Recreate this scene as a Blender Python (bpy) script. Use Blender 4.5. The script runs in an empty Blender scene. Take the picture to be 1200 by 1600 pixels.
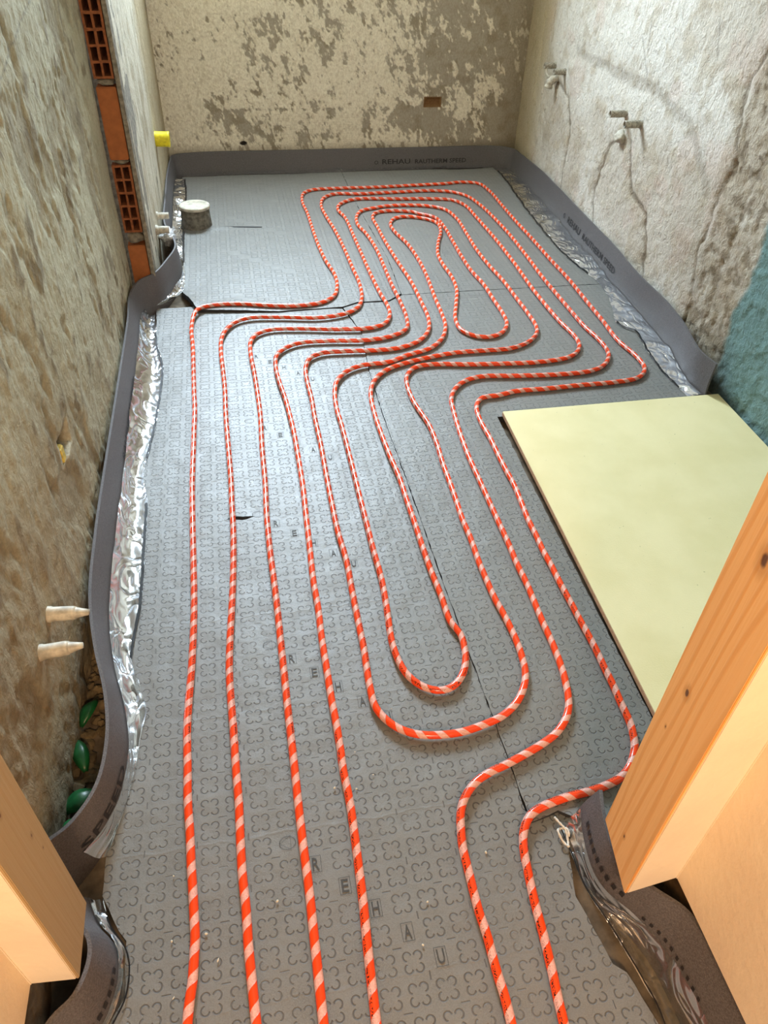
import bpy, bmesh, math, random
import numpy as np
from mathutils import Vector, Matrix
random.seed(7); rng = np.random.default_rng(11)
S = bpy.context.scene; COL = S.collection

# ------------------------------------------------------------------ camera, light, exposure
cam = bpy.data.cameras.new('camera'); camo = bpy.data.objects.new('camera', cam); COL.objects.link(camo)
R = Matrix(((0.9821774, -0.1004644, 0.1588536), (-0.1857735, -0.6473148, 0.7392373), (0.0285612, -0.755573, -0.6544416)))          # rows: world x, y, z in camera axes (right, down, forward)
M = Matrix(((R[0][0], -R[0][1], -R[0][2]), (R[1][0], -R[1][1], -R[1][2]), (R[2][0], -R[2][1], -R[2][2])))
camo.matrix_world = Matrix.Translation((0, 0, 1.45)) @ M.to_4x4()
cam.sensor_fit = 'VERTICAL'; cam.sensor_height = 36.0; cam.lens = 36.0 * 1150 / 1600; cam.clip_start = 0.02
S.camera = camo
S.view_settings.view_transform = 'Standard'; S.view_settings.look = 'None'
S.view_settings.exposure = 0.0; S.view_settings.gamma = 1.0
try: S.view_settings.use_curve_mapping = False
except Exception: pass

world = bpy.data.worlds.new('sky'); S.world = world; world.use_nodes = True
bg = world.node_tree.nodes['Background']; bg.inputs[0].default_value = (0.86, 0.93, 1.0, 1); bg.inputs[1].default_value = 0.5

def area(name, loc, target, sx, sy, power, col, spread=180):
    l = bpy.data.lights.new(name, 'AREA'); l.shape = 'RECTANGLE'; l.size = sx; l.size_y = sy
    l.energy = power; l.color = col; l.spread = math.radians(spread)
    o = bpy.data.objects.new(name, l); COL.objects.link(o); o.location = loc
    d = Vector(target) - Vector(loc); o.rotation_euler = d.to_track_quat('-Z', 'Y').to_euler(); return o
area('window_daylight', (0.16, 5.56, 2.50), (0.30, 3.0, 0.4), 0.86, 1.45, 420, (0.70, 0.86, 1.0))
area('hall_warm_lamp', (0.02, -0.95, 1.75), (0.05, 0.8, 0.5), 0.30, 0.30, 34, (1.0, 0.62, 0.33))  # unseen warm hall lamp, set low so it reaches the reveals
area('hall_fill_light', (0.1, -2.2, 1.7), (0.1, 1.6, 0.7), 0.9, 0.9, 16, (1.0, 0.90, 0.74))  # added fill from behind the camera, brightens the back wall

# ------------------------------------------------------------------ node helpers
class NT:
    def __init__(s, name):
        s.m = bpy.data.materials.new(name); s.m.use_nodes = True; s.t = s.m.node_tree
        s.b = s.t.nodes['Principled BSDF']; s.out = s.t.nodes['Material Output']
    def n(s, kind, **kw):
        x = s.t.nodes.new(kind)
        for k, v in kw.items(): setattr(x, k, v)
        return x
    def put(s, inp, v):
        if isinstance(v, bpy.types.NodeSocket): s.t.links.new(v, inp)
        elif isinstance(v, (tuple, list)): inp.default_value = tuple(v) + ((1,) if len(v) == 3 and inp.type == 'RGBA' else ())
        else: inp.default_value = v
    def ma(s, op, a, b=0.0, c=None, clamp=False):
        x = s.n('ShaderNodeMath', operation=op, use_clamp=clamp); s.put(x.inputs[0], a); s.put(x.inputs[1], b)
        if c is not None: s.put(x.inputs[2], c)
        return x.outputs[0]
    def mix(s, f, a, b, mode='MIX'):
        x = s.n('ShaderNodeMix', data_type='RGBA', blend_type=mode); s.put(x.inputs[0], f); s.put(x.inputs[6], a); s.put(x.inputs[7], b); return x.outputs[2]
    def noise(s, vec, scale, detail=4, rough=0.55, dist=0.0):
        x = s.n('ShaderNodeTexNoise'); s.put(x.inputs['Vector'], vec); x.inputs['Scale'].default_value = scale
        x.inputs['Detail'].default_value = detail; x.inputs['Roughness'].default_value = rough; x.inputs['Distortion'].default_value = dist
        return x.outputs[0]
    def ramp(s, f, lo, hi):
        x = s.n('ShaderNodeMapRange', clamp=True, interpolation_type='SMOOTHSTEP'); s.put(x.inputs[0], f)
        s.put(x.inputs[1], lo); s.put(x.inputs[2], hi); s.put(x.inputs[3], 0.0); s.put(x.inputs[4], 1.0); return x.outputs[0]
    def pos(s): return s.n('ShaderNodeNewGeometry').outputs['Position']
    def obj(s): return s.n('ShaderNodeTexCoord').outputs['Object']
    def xyz(s, v):
        x = s.n('ShaderNodeSeparateXYZ'); s.put(x.inputs[0], v); return x.outputs
    def scale(s, v, sc):
        x = s.n('ShaderNodeMapping'); s.put(x.inputs[0], v); x.inputs['Scale'].default_value = sc; return x.outputs[0]
    def bump(s, h, dist, strength=1.0):
        x = s.n('ShaderNodeBump'); s.put(x.inputs['Height'], h); x.inputs['Distance'].default_value = dist; x.inputs['Strength'].default_value = strength
        s.t.links.new(x.outputs[0], s.b.inputs['Normal']); return x
    def set(s, **kw):
        names = dict(col='Base Color', rough='Roughness', metal='Metallic', spec='Specular IOR Level', coat='Coat Weight', alpha='Alpha', coatr='Coat Roughness', sheen='Sheen Weight')
        for k, v in kw.items(): s.put(s.b.inputs[names[k]], v)
        return s

def mat_simple(name, col, rough=0.7, var=0.15, sc=40, bump=0.0005, spec=0.4, metal=0.0):
    t = NT(name); p = t.obj(); nz = t.noise(p, sc, 5)
    dark = tuple(c * (1 - var * 2) for c in col)
    t.set(col=t.mix(t.ramp(nz, 0.3, 0.7), dark, col), rough=rough, spec=spec, metal=metal)
    if bump: t.bump(nz, bump)
    return t.m

# plaster: colour computed per vertex from stains, wear and painted shade, fine grain from noise
def mat_plaster(name, grain=1.0, rough=0.9, brush=(1, 1, 1)):
    t = NT(name); a = t.n('ShaderNodeVertexColor', layer_name='stain_shade').outputs[0]
    p = t.scale(t.pos(), brush); n1 = t.noise(p, 130, 6, 0.65); n2 = t.noise(p, 38, 5, 0.6, 0.8); n3 = t.noise(t.pos(), 9, 3)
    c = t.mix(t.ramp(n1, 0.32, 0.68), t.mix(1.0, a, (0.80, 0.78, 0.74), 'MULTIPLY'), a)
    c = t.mix(t.ma('MULTIPLY', t.ramp(n2, 0.56, 0.66), 0.35), c, t.mix(1.0, a, (0.62, 0.58, 0.5), 'MULTIPLY'))
    t.set(col=c, rough=rough, spec=0.25)
    h = t.ma('ADD', t.ma('MULTIPLY', n1, 0.35), t.ma('ADD', n2, t.ma('MULTIPLY', n3, 0.8)))
    t.bump(h, 0.006 * grain, 0.9); return t.m
M_back = mat_plaster('old_plaster_back', 0.8, brush=(1, 1, 0.7))
M_left = mat_plaster('old_plaster_left', 0.9, brush=(1, 1.0, 0.8))
M_right = mat_plaster('rough_plaster_right', 1.7, brush=(1, 1.2, 1))

def mat_mat(name, ox=0.0, oy=0.0, letters=True):
    t = NT(name); P = t.pos(); x, y, z = t.xyz(P)
    wob = t.noise(P, 6, 2)
    x = t.ma('ADD', x, t.ma('MULTIPLY', t.ma('SUBTRACT', wob, 0.5), 0.006)); y = t.ma('ADD', y, t.ma('MULTIPLY', t.ma('SUBTRACT', wob, 0.5), 0.006))
    u = t.ma('DIVIDE', t.ma('ADD', x, 0.022 + 0.025 - ox), 0.05); v = t.ma('DIVIDE', t.ma('ADD', y, -0.637 + 0.025 - oy), 0.05)
    i = t.ma('FLOOR', u); j = t.ma('FLOOR', v)
    a = t.ma('MULTIPLY', t.ma('ABSOLUTE', t.ma('SUBTRACT', t.ma('FRACT', u), 0.5)), 0.05)
    b = t.ma('MULTIPLY', t.ma('ABSOLUTE', t.ma('SUBTRACT', t.ma('FRACT', v), 0.5)), 0.05)
    da = t.ma('SUBTRACT', a, 0.0098); db = t.ma('SUBTRACT', b, 0.0098)
    d = t.ma('SQRT', t.ma('ADD', t.ma('MULTIPLY', da, da), t.ma('MULTIPLY', db, db)))
    ring = t.ma('SUBTRACT', 1.0, t.ramp(t.ma('ABSOLUTE', t.ma('SUBTRACT', d, 0.0073)), 0.0007, 0.0017))
    ring = t.ma('MULTIPLY', ring, t.ramp(t.ma('ADD', a, b), 0.0138, 0.0152))
    def dash(cx, cy, hx, hy):
        e = [t.ma('MULTIPLY', t.ma('ABSOLUTE', t.ma('SUBTRACT', t.ma('FRACT', t.ma('DIVIDE', t.ma('ADD', q, 0.05 - c - o), 0.1)), 0.5)), 0.1) for q, c, o in ((x, cx, ox), (y, cy, oy))]
        return t.ma('MULTIPLY', t.ma('SUBTRACT', 1.0, t.ramp(e[0], hx, hx + 0.0008)), t.ma('SUBTRACT', 1.0, t.ramp(e[1], hy, hy + 0.0008)))
    L = ring
    if letters:   # the five boxed letters and the ring mark replace a diagonal of clovers every half metre
        s_ = t.ma('SUBTRACT', t.ma('ABSOLUTE', t.ma('SUBTRACT', t.ma('FRACT', t.ma('DIVIDE', t.ma('ADD', t.ma('ADD', i, j), -1.0 + 5.0), 10.0)), 0.5)), 0.0)
        band = t.ma('LESS_THAN', s_, 0.04)
        rng_ = t.ma('MULTIPLY', t.ma('GREATER_THAN', i, -0.5), t.ma('LESS_THAN', i, 5.5))
        L = t.ma('MULTIPLY', L, t.ma('SUBTRACT', 1.0, t.ma('MULTIPLY', band, rng_)))
    L = t.ma('MAXIMUM', L, t.ma('MAXIMUM', dash(0.053, 0.0625, 0.0075, 0.0006), dash(0.003, 0.0125, 0.0006, 0.0065)))
    fine = t.noise(P, 420, 3, 0.6); mid = t.noise(P, 14, 4, 0.55); lo = t.noise(t.scale(P, (1, 0.5, 1)), 4.5, 3)
    rib = t.ma('MULTIPLY', t.ma('SINE', t.ma('MULTIPLY', x, 6.2832 / 0.025)), 0.5)
    crease = t.ma('SUBTRACT', 1.0, t.ramp(t.ma('ABSOLUTE', t.ma('SUBTRACT', t.ma('FRACT', t.ma('ADD', t.ma('DIVIDE', y, 0.29), t.ma('MULTIPLY', mid, 0.10))), 0.5)), 0.0, 0.016))
    worn = t.ramp(t.noise(P, 7, 3), 0.30, 0.62)
    L = t.ma('MULTIPLY', L, t.ma('ADD', 0.45, t.ma('MULTIPLY', worn, 0.55)))
    c = t.mix(t.ramp(mid, 0.3, 0.7), (0.108, 0.108, 0.098), (0.135, 0.136, 0.124))
    c = t.mix(t.ramp(fine, 0.3, 0.7), c, (0.155, 0.157, 0.145))
    c = t.mix(t.ma('MULTIPLY', L, 0.72), c, (0.028, 0.028, 0.026))  # groove shade painted into the embossed lines
    t.set(col=c, rough=t.ma('ADD', 0.42, t.ma('MULTIPLY', mid, 0.14)), spec=0.75, sheen=0.25)
    h = t.ma('ADD', t.ma('MULTIPLY', L, -0.0024), t.ma('MULTIPLY', fine, 0.0005))
    h = t.ma('ADD', h, t.ma('ADD', t.ma('MULTIPLY', mid, 0.004), t.ma('MULTIPLY', lo, 0.010)))
    h = t.ma('ADD', h, t.ma('ADD', t.ma('MULTIPLY', rib, 0.00006), t.ma('MULTIPLY', crease, 0.00028)))
    t.bump(h, 1.0, 0.85); return t.m
M_mat = mat_mat('embossed_grey_fleece'); M_mat2 = mat_mat('embossed_grey_fleece_plain', 0.01, -0.005, False)
M_matside = mat_simple('polystyrene_edge', (0.035, 0.035, 0.037), 0.8)

def mat_foam():
    t = NT('grey_foam'); P = t.pos(); f = t.noise(P, 330, 3, 0.75); g = t.noise(P, 60, 3)
    c = t.mix(t.ramp(f, 0.35, 0.65), (0.072, 0.066, 0.066), (0.125, 0.115, 0.118))
    c = t.mix(t.ramp(t.noise(P, 900, 1), 0.72, 0.78), c, (0.42, 0.42, 0.42))
    t.set(col=c, rough=0.62, spec=0.45); t.bump(t.ma('ADD', f, g), 0.0012, 0.8); return t.m
M_foam = mat_foam()

def mat_pipe():
    t = NT('orange_pipe_with_pale_tape'); uv = t.n('ShaderNodeUVMap').outputs[0]; u, v, _ = t.xyz(uv)
    s = t.ma('FRACT', t.ma('ADD', t.ma('DIVIDE', u, 0.047), v))
    m = t.ma('MULTIPLY', t.ramp(s, 0.0, 0.03), t.ma('SUBTRACT', 1.0, t.ramp(s, 0.40, 0.43)))
    n = t.noise(t.pos(), 300, 3)
    tape = t.mix(t.ramp(n, 0.3, 0.7), (0.62, 0.29, 0.235), (0.74, 0.41, 0.34))
    # small black printed characters running along one side of the pipe in places
    seg = t.ma('GREATER_THAN', t.ma('FRACT', t.ma('ADD', t.ma('DIVIDE', u, 3.1), 0.12)), 0.45)
    line = t.ma('MULTIPLY', t.ma('GREATER_THAN', v, 0.10), t.ma('LESS_THAN', v, 0.19))
    cx = t.n('ShaderNodeCombineXYZ'); t.put(cx.inputs[0], t.ma('MULTIPLY', u, 1.0)); t.put(cx.inputs[1], t.ma('MULTIPLY', v, 0.05))
    ch = t.ramp(t.noise(cx.outputs[0], 360, 1), 0.50, 0.54)
    ink = t.ma('MULTIPLY', t.ma('MULTIPLY', seg, line), ch)
    c = t.mix(m, (0.80, 0.060, 0.008), tape); c = t.mix(t.ma('MULTIPLY', ink, t.ma('SUBTRACT', 1.0, t.ma('MULTIPLY', m, 0.6))), c, (0.02, 0.012, 0.01))
    t.set(col=c, rough=t.ma('ADD', 0.20, t.ma('MULTIPLY', m, 0.22)), spec=0.5)
    t.bump(t.ma('ADD', t.ma('MULTIPLY', m, 0.6), t.ma('MULTIPLY', n, t.ma('MULTIPLY', m, 0.3))), 0.0012, 0.8); return t.m
M_pipe = mat_pipe()

def mat_film(name, refl, milk):
    t = NT(name); P = t.pos()
    g = t.n('ShaderNodeBsdfGlossy'); g.inputs['Roughness'].default_value = 0.20; g.inputs['Color'].default_value = (0.95, 0.97, 1, 1)
    tr = t.n('ShaderNodeBsdfTransparent'); tr.inputs[0].default_value = (0.86, 0.88, 0.88, 1)
    df = t.n('ShaderNodeBsdfDiffuse'); df.inputs[0].default_value = (0.34, 0.37, 0.37, 1)
    n1 = t.noise(t.scale(P, (1.0, 0.6, 1.0)), 16, 1, 0.3, 1.6)
    rid = t.ma('ABSOLUTE', t.ma('SUBTRACT', n1, 0.5))
    b = t.n('ShaderNodeBump'); t.put(b.inputs['Height'], t.ma('POWER', rid, 0.8)); b.inputs['Distance'].default_value = 0.012; b.inputs['Strength'].default_value = 0.7
    t.t.links.new(b.outputs[0], g.inputs['Normal'])
    lw = t.n('ShaderNodeLayerWeight'); lw.inputs[0].default_value = 0.35; t.t.links.new(b.outputs[0], lw.inputs['Normal'])
    mx0 = t.n('ShaderNodeMixShader'); mx0.inputs[0].default_value = milk; t.t.links.new(tr.outputs[0], mx0.inputs[1]); t.t.links.new(df.outputs[0], mx0.inputs[2])
    mx = t.n('ShaderNodeMixShader'); t.put(mx.inputs[0], t.ma('ADD', t.ma('MULTIPLY', lw.outputs['Fresnel'], 0.7), refl, clamp=True))
    t.t.links.new(mx0.outputs[0], mx.inputs[1]); t.t.links.new(g.outputs[0], mx.inputs[2]); t.t.links.new(mx.outputs[0], t.out.inputs[0])
    return t.m
M_film = mat_film('clear_crinkled_film', .12, .08); M_film2 = mat_film('clear_thin_film', .03, .02)

def mat_wood(name, light, dark, knots, rc=1.0, rough=0.55):
    t = NT(name); P = t.pos(); x, y, z = t.xyz(P)
    warp = t.noise(P, 3.2, 3, 0.5, 0.6)
    ring = t.n('ShaderNodeTexWave', wave_type='BANDS', bands_direction='Y'); t.put(ring.inputs[0], t.scale(P, (1, 1, 0.16)))
    ring.inputs['Scale'].default_value = 13; ring.inputs['Distortion'].default_value = 22; ring.inputs['Detail'].default_value = 2; ring.inputs['Detail Scale'].default_value = 0.35
    fib = t.noise(t.scale(P, (160, 160, 5)), 1.0, 4)
    f = t.ma('ADD', t.ma('MULTIPLY', t.ramp(ring.outputs[1], 0.55, 1.0), 0.55 * rc), t.ma('MULTIPLY', fib, 0.25))
    c = t.mix(f, light, dark)
    c = t.mix(t.ma('MULTIPLY', t.ramp(warp, 0.5, 0.75), 0.25), c, dark)
    for ky, kz, kr in knots:
        dy = t.ma('SUBTRACT', y, ky); dz = t.ma('MULTIPLY', t.ma('SUBTRACT', z, kz), 0.62)
        dd = t.ma('SQRT', t.ma('ADD', t.ma('MULTIPLY', dy, dy), t.ma('MULTIPLY', dz, dz)))
        dd = t.ma('ADD', dd, t.ma('MULTIPLY', t.ma('SUBTRACT', t.noise(P, 90, 2), 0.5), kr * 0.5))
        c = t.mix(t.ma('MULTIPLY', t.ma('SUBTRACT', 1.0, t.ramp(dd, kr * 1.0, kr * 2.6)), 0.6), c, tuple(q * 0.75 for q in dark))
        c = t.mix(t.ma('SUBTRACT', 1.0, t.ramp(dd, kr * 0.45, kr)), c, (0.14, 0.055, 0.02))
    t.set(col=c, rough=rough, spec=0.35); t.bump(t.ma('ADD', fib, f), 0.0007, 0.7); return t.m

# ------------------------------------------------------------------ mesh helpers
def mesh_obj(name, verts, faces, mat=None, parent=None, smooth=False, mats=None, fm=None):
    me = bpy.data.meshes.new(name); me.from_pydata([tuple(map(float, v)) for v in verts], [], [tuple(map(int, f)) for f in faces]); me.update()
    o = bpy.data.objects.new(name, me); COL.objects.link(o)
    for m in (mats or ([mat] if mat else [])): me.materials.append(m)
    if fm is not None: me.polygons.foreach_set('material_index', np.array(fm, dtype=np.int32))
    if smooth: me.polygons.foreach_set('use_smooth', np.ones(len(me.polygons), dtype=bool))
    if parent: o.parent = parent; o.matrix_parent_inverse = Matrix.Translation(parent.location).inverted()
    return o
def empty(name, loc): o = bpy.data.objects.new(name, None); COL.objects.link(o); o.location = loc; o.empty_display_size = 0.05; return o
def tag(o, label, cat, group=None, kind=None):
    if label: o['label'] = label
    if cat: o['category'] = cat
    if group: o['group'] = group
    if kind: o['kind'] = kind
    return o
def struct(o): o['kind'] = 'structure'; return o
def recenter(o, c):
    c = Vector(c); o.data.transform(Matrix.Translation(-c)); o.location = c; return o
def catmull(pts, step):
    P = np.array(pts, float); P = np.vstack([2 * P[0] - P[1], P, 2 * P[-1] - P[-2]]); out = []
    for i in range(1, len(P) - 2):
        n = max(1, int(np.linalg.norm(P[i + 1] - P[i]) / step)); a, b, c, d = P[i - 1], P[i], P[i + 1], P[i + 2]
        ta = np.linalg.norm(b - a) ** .5 + 1e-6; tb = np.linalg.norm(c - b) ** .5 + 1e-6; tc = np.linalg.norm(d - c) ** .5 + 1e-6
        m1 = (c - b + tb * ((b - a) / ta - (c - a) / (ta + tb))); m2 = (c - b + tb * ((d - c) / tc - (d - b) / (tb + tc)))
        for k in range(n):
            t = k / n; t2 = t * t; t3 = t2 * t
            out.append((2 * t3 - 3 * t2 + 1) * b + (t3 - 2 * t2 + t) * m1 + (-2 * t3 + 3 * t2) * c + (t3 - t2) * m2)
    out.append(P[-2]); return np.array(out)
def grid_faces(n, m, off=0, flip=False):
    i, j = np.meshgrid(np.arange(n - 1), np.arange(m - 1), indexing='ij'); a = (i * m + j).ravel() + off
    f = np.stack([a, a + m, a + m + 1, a + 1], 1); return (f[:, ::-1] if flip else f)
_lat = {}
def vnoise(x, y, seed=0):
    if seed not in _lat: _lat[seed] = np.random.default_rng(seed).random((256, 256))
    g = _lat[seed]; xi = np.floor(x).astype(int); yi = np.floor(y).astype(int); fx = x - xi; fy = y - yi
    fx = fx * fx * (3 - 2 * fx); fy = fy * fy * (3 - 2 * fy); a = g[xi % 256, yi % 256]; b = g[(xi + 1) % 256, yi % 256]
    c = g[xi % 256, (yi + 1) % 256]; d = g[(xi + 1) % 256, (yi + 1) % 256]
    return (a * (1 - fx) + b * fx) * (1 - fy) + (c * (1 - fx) + d * fx) * fy
def fbm(x, y, f, seed=0, oct=4, g=0.5):
    s = 0; a = 1; t = 0
    for k in range(oct): s = s + a * vnoise(x * f * 2 ** k + 17.3 * k + 50, y * f * 2 ** k + 9.1 * k + 50, seed + k); t += a; a *= g
    return s / t
def sst(v, a, b): t = np.clip((v - a) / (b - a), 0, 1); return t * t * (3 - 2 * t)
def polydist(x, y, pts):
    d = np.full(x.shape, 9.0)
    for (ax, ay), (bx, by) in zip(pts[:-1], pts[1:]):
        vx, vy = bx - ax, by - ay; t = np.clip(((x - ax) * vx + (y - ay) * vy) / (vx * vx + vy * vy + 1e-9), 0, 1)
        d = np.minimum(d, np.hypot(x - ax - t * vx, y - ay - t * vy))
    return d
def wall_grid(name, us, vs, fn, mat, flip=False):
    """fn(U,V) -> XYZ arrays and RGB arrays (linear)"""
    U, V = np.meshgrid(us, vs, indexing='ij'); X, Y, Z, C = fn(U, V)
    co = np.stack([X.ravel(), Y.ravel(), Z.ravel()], 1).astype(np.float32); f = grid_faces(len(us), len(vs), 0, flip)
    me = bpy.data.meshes.new(name); me.vertices.add(len(co)); me.vertices.foreach_set('co', co.ravel())
    me.loops.add(f.size); me.loops.foreach_set('vertex_index', f.ravel().astype(np.int32))
    me.polygons.add(len(f)); me.polygons.foreach_set('loop_start', (np.arange(len(f)) * 4).astype(np.int32))
    me.update(calc_edges=True); me.polygons.foreach_set('use_smooth', np.ones(len(f), dtype=bool))
    ca = me.color_attributes.new('stain_shade', 'FLOAT_COLOR', 'POINT'); rgba = np.ones((len(co), 4), np.float32); rgba[:, :3] = C.reshape(-1, 3)
    ca.data.foreach_set('color', rgba.ravel()); me.materials.append(mat); me.validate()
    o = bpy.data.objects.new(name, me); COL.objects.link(o); return struct(o)
def lerpc(c, col, f): return c * (1 - f[..., None]) + np.array(col) * f[..., None]
def box(name, a, b, mat, parent=None, bev=0.0):
    bm = bmesh.new(); bmesh.ops.create_cube(bm, size=1)
    for v in bm.verts: v.co = Vector([a[i] + (v.co[i] + .5) * (b[i] - a[i]) for i in range(3)])
    if bev: bmesh.ops.bevel(bm, geom=bm.edges[:], offset=bev, segments=2, affect='EDGES')
    return bm_obj(name, bm, mat, parent)
def bm_obj(name, bm, mat, parent=None, smooth=False):
    bmesh.ops.recalc_face_normals(bm, faces=bm.faces[:])
    me = bpy.data.meshes.new(name); bm.to_mesh(me); bm.free(); me.materials.append(mat) if mat else None
    if smooth: me.polygons.foreach_set('use_smooth', np.ones(len(me.polygons), dtype=bool))
    o = bpy.data.objects.new(name, me); COL.objects.link(o)
    if parent: o.parent = parent; o.matrix_parent_inverse = Matrix.Translation(parent.location).inverted()
    return o
def prism(name, poly, z0, z1, mat, parent=None, bev=0.0):
    bm = bmesh.new(); f = bm.faces.new([bm.verts.new((x, y, z0)) for x, y in poly])
    r = bmesh.ops.extrude_face_region(bm, geom=[f])
    for v in r['geom']:
        if isinstance(v, bmesh.types.BMVert): v.co.z = z1
    if bev: bmesh.ops.bevel(bm, geom=bm.edges[:], offset=bev, segments=2, affect='EDGES')
    return bm_obj(name, bm, mat, parent)
def lathe(name, prof, origin, axis, mat, parent=None, n=28, jit=0.0, seed=1, smooth=True, squash=1.0):
    """prof: (r, h) pairs along axis"""
    ax = Vector(axis).normalized(); q = ax.to_track_quat('Z', 'Y'); V = []; F = []; rr = random.Random(seed)
    for k, (r, h) in enumerate(prof):
        for i in range(n):
            a = 2 * math.pi * i / n; r2 = r * (1 + jit * math.sin(3 * a + seed + k) * .5 + jit * (rr.random() - .5))
            V.append(q @ Vector((r2 * math.cos(a), r2 * math.sin(a) * squash, h)) + Vector(origin))
    m = len(prof)
    for k in range(m - 1):
        for i in range(n): F.append((k * n + i, k * n + (i + 1) % n, (k + 1) * n + (i + 1) % n, (k + 1) * n + i))
    V.append(q @ Vector((0, 0, prof[-1][1])) + Vector(origin))
    for i in range(n): F.append(((m - 1) * n + i, (m - 1) * n + (i + 1) % n, len(V) - 1))
    o = mesh_obj(name, V, F, mat, parent, smooth)
    return o
def tube(name, pts, r, mat, parent=None, n=12, uv=False, caps=True, rfn=None):
    P = np.array(pts, float); T = np.gradient(P, axis=0); T /= np.linalg.norm(T, axis=1)[:, None] + 1e-9
    up = np.array([0, 0, 1.0]); V = []
    Sd = np.cross(T, up); nn = np.linalg.norm(Sd, axis=1)[:, None]; Sd = np.where(nn < 1e-3, np.array([1, 0, 0]), Sd / (nn + 1e-9)); Up = np.cross(Sd, T)
    ang = 2 * np.pi * np.arange(n) / n
    rr = np.full(len(P), r) if rfn is None else rfn(len(P)) * r
    V = (P[:, None, :] + rr[:, None, None] * (np.cos(ang)[None, :, None] * Sd[:, None, :] + np.sin(ang)[None, :, None] * Up[:, None, :])).reshape(-1, 3)
    i, k = np.meshgrid(np.arange(len(P) - 1), np.arange(n), indexing='ij'); k2 = (k + 1) % n
    F = np.stack([i * n + k, i * n + k2, (i + 1) * n + k2, (i + 1) * n + k], -1).reshape(-1, 4)
    faces = [tuple(f) for f in F]; nq = len(faces)
    if caps: faces += [tuple(range(n))[::-1], tuple((len(P) - 1) * n + q for q in range(n))]
    o = mesh_obj(name, V, faces, mat, parent, True)
    if uv:
        s = np.concatenate([[0], np.cumsum(np.linalg.norm(np.diff(P, axis=0), axis=1))])
        L = o.data.uv_layers.new(name='UVMap'); uvs = np.zeros((len(o.data.loops), 2), np.float32)
        i = i.ravel(); k = k.ravel()
        quad = np.stack([np.stack([s[i], k / n], -1), np.stack([s[i], (k + 1) / n], -1), np.stack([s[i + 1], (k + 1) / n], -1), np.stack([s[i + 1], k / n], -1)], 1)
        uvs[:nq * 4] = quad.reshape(-1, 2); L.data.foreach_set('uv', uvs.ravel())
    return o
def text_mesh(s, size):
    c = bpy.data.curves.new('t', 'FONT'); c.body = s; c.size = size; c.extrude = 0.0; c.align_x = 'LEFT'; c.resolution_u = 2; c.offset = size * 0.012
    o = bpy.data.objects.new('t', c); me = bpy.data.meshes.new_from_object(o); bpy.data.objects.remove(o); bpy.data.curves.remove(c)
    V = [tuple(v.co) for v in me.vertices]; F = [tuple(p.vertices) for p in me.polygons]; bpy.data.meshes.remove(me); return V, F

def wr(y): return 1.725 + 0.052 * (y - 2)

# ------------------------------------------------------------------ structure
M_slab = mat_simple('dusty_concrete', (0.16, 0.125, 0.085), 0.95, 0.25, 26, 0.004)
fl = box('floor', (-0.95, -2.6, -0.13), (2.0, 5.25, -0.03), M_slab); struct(fl)

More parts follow.
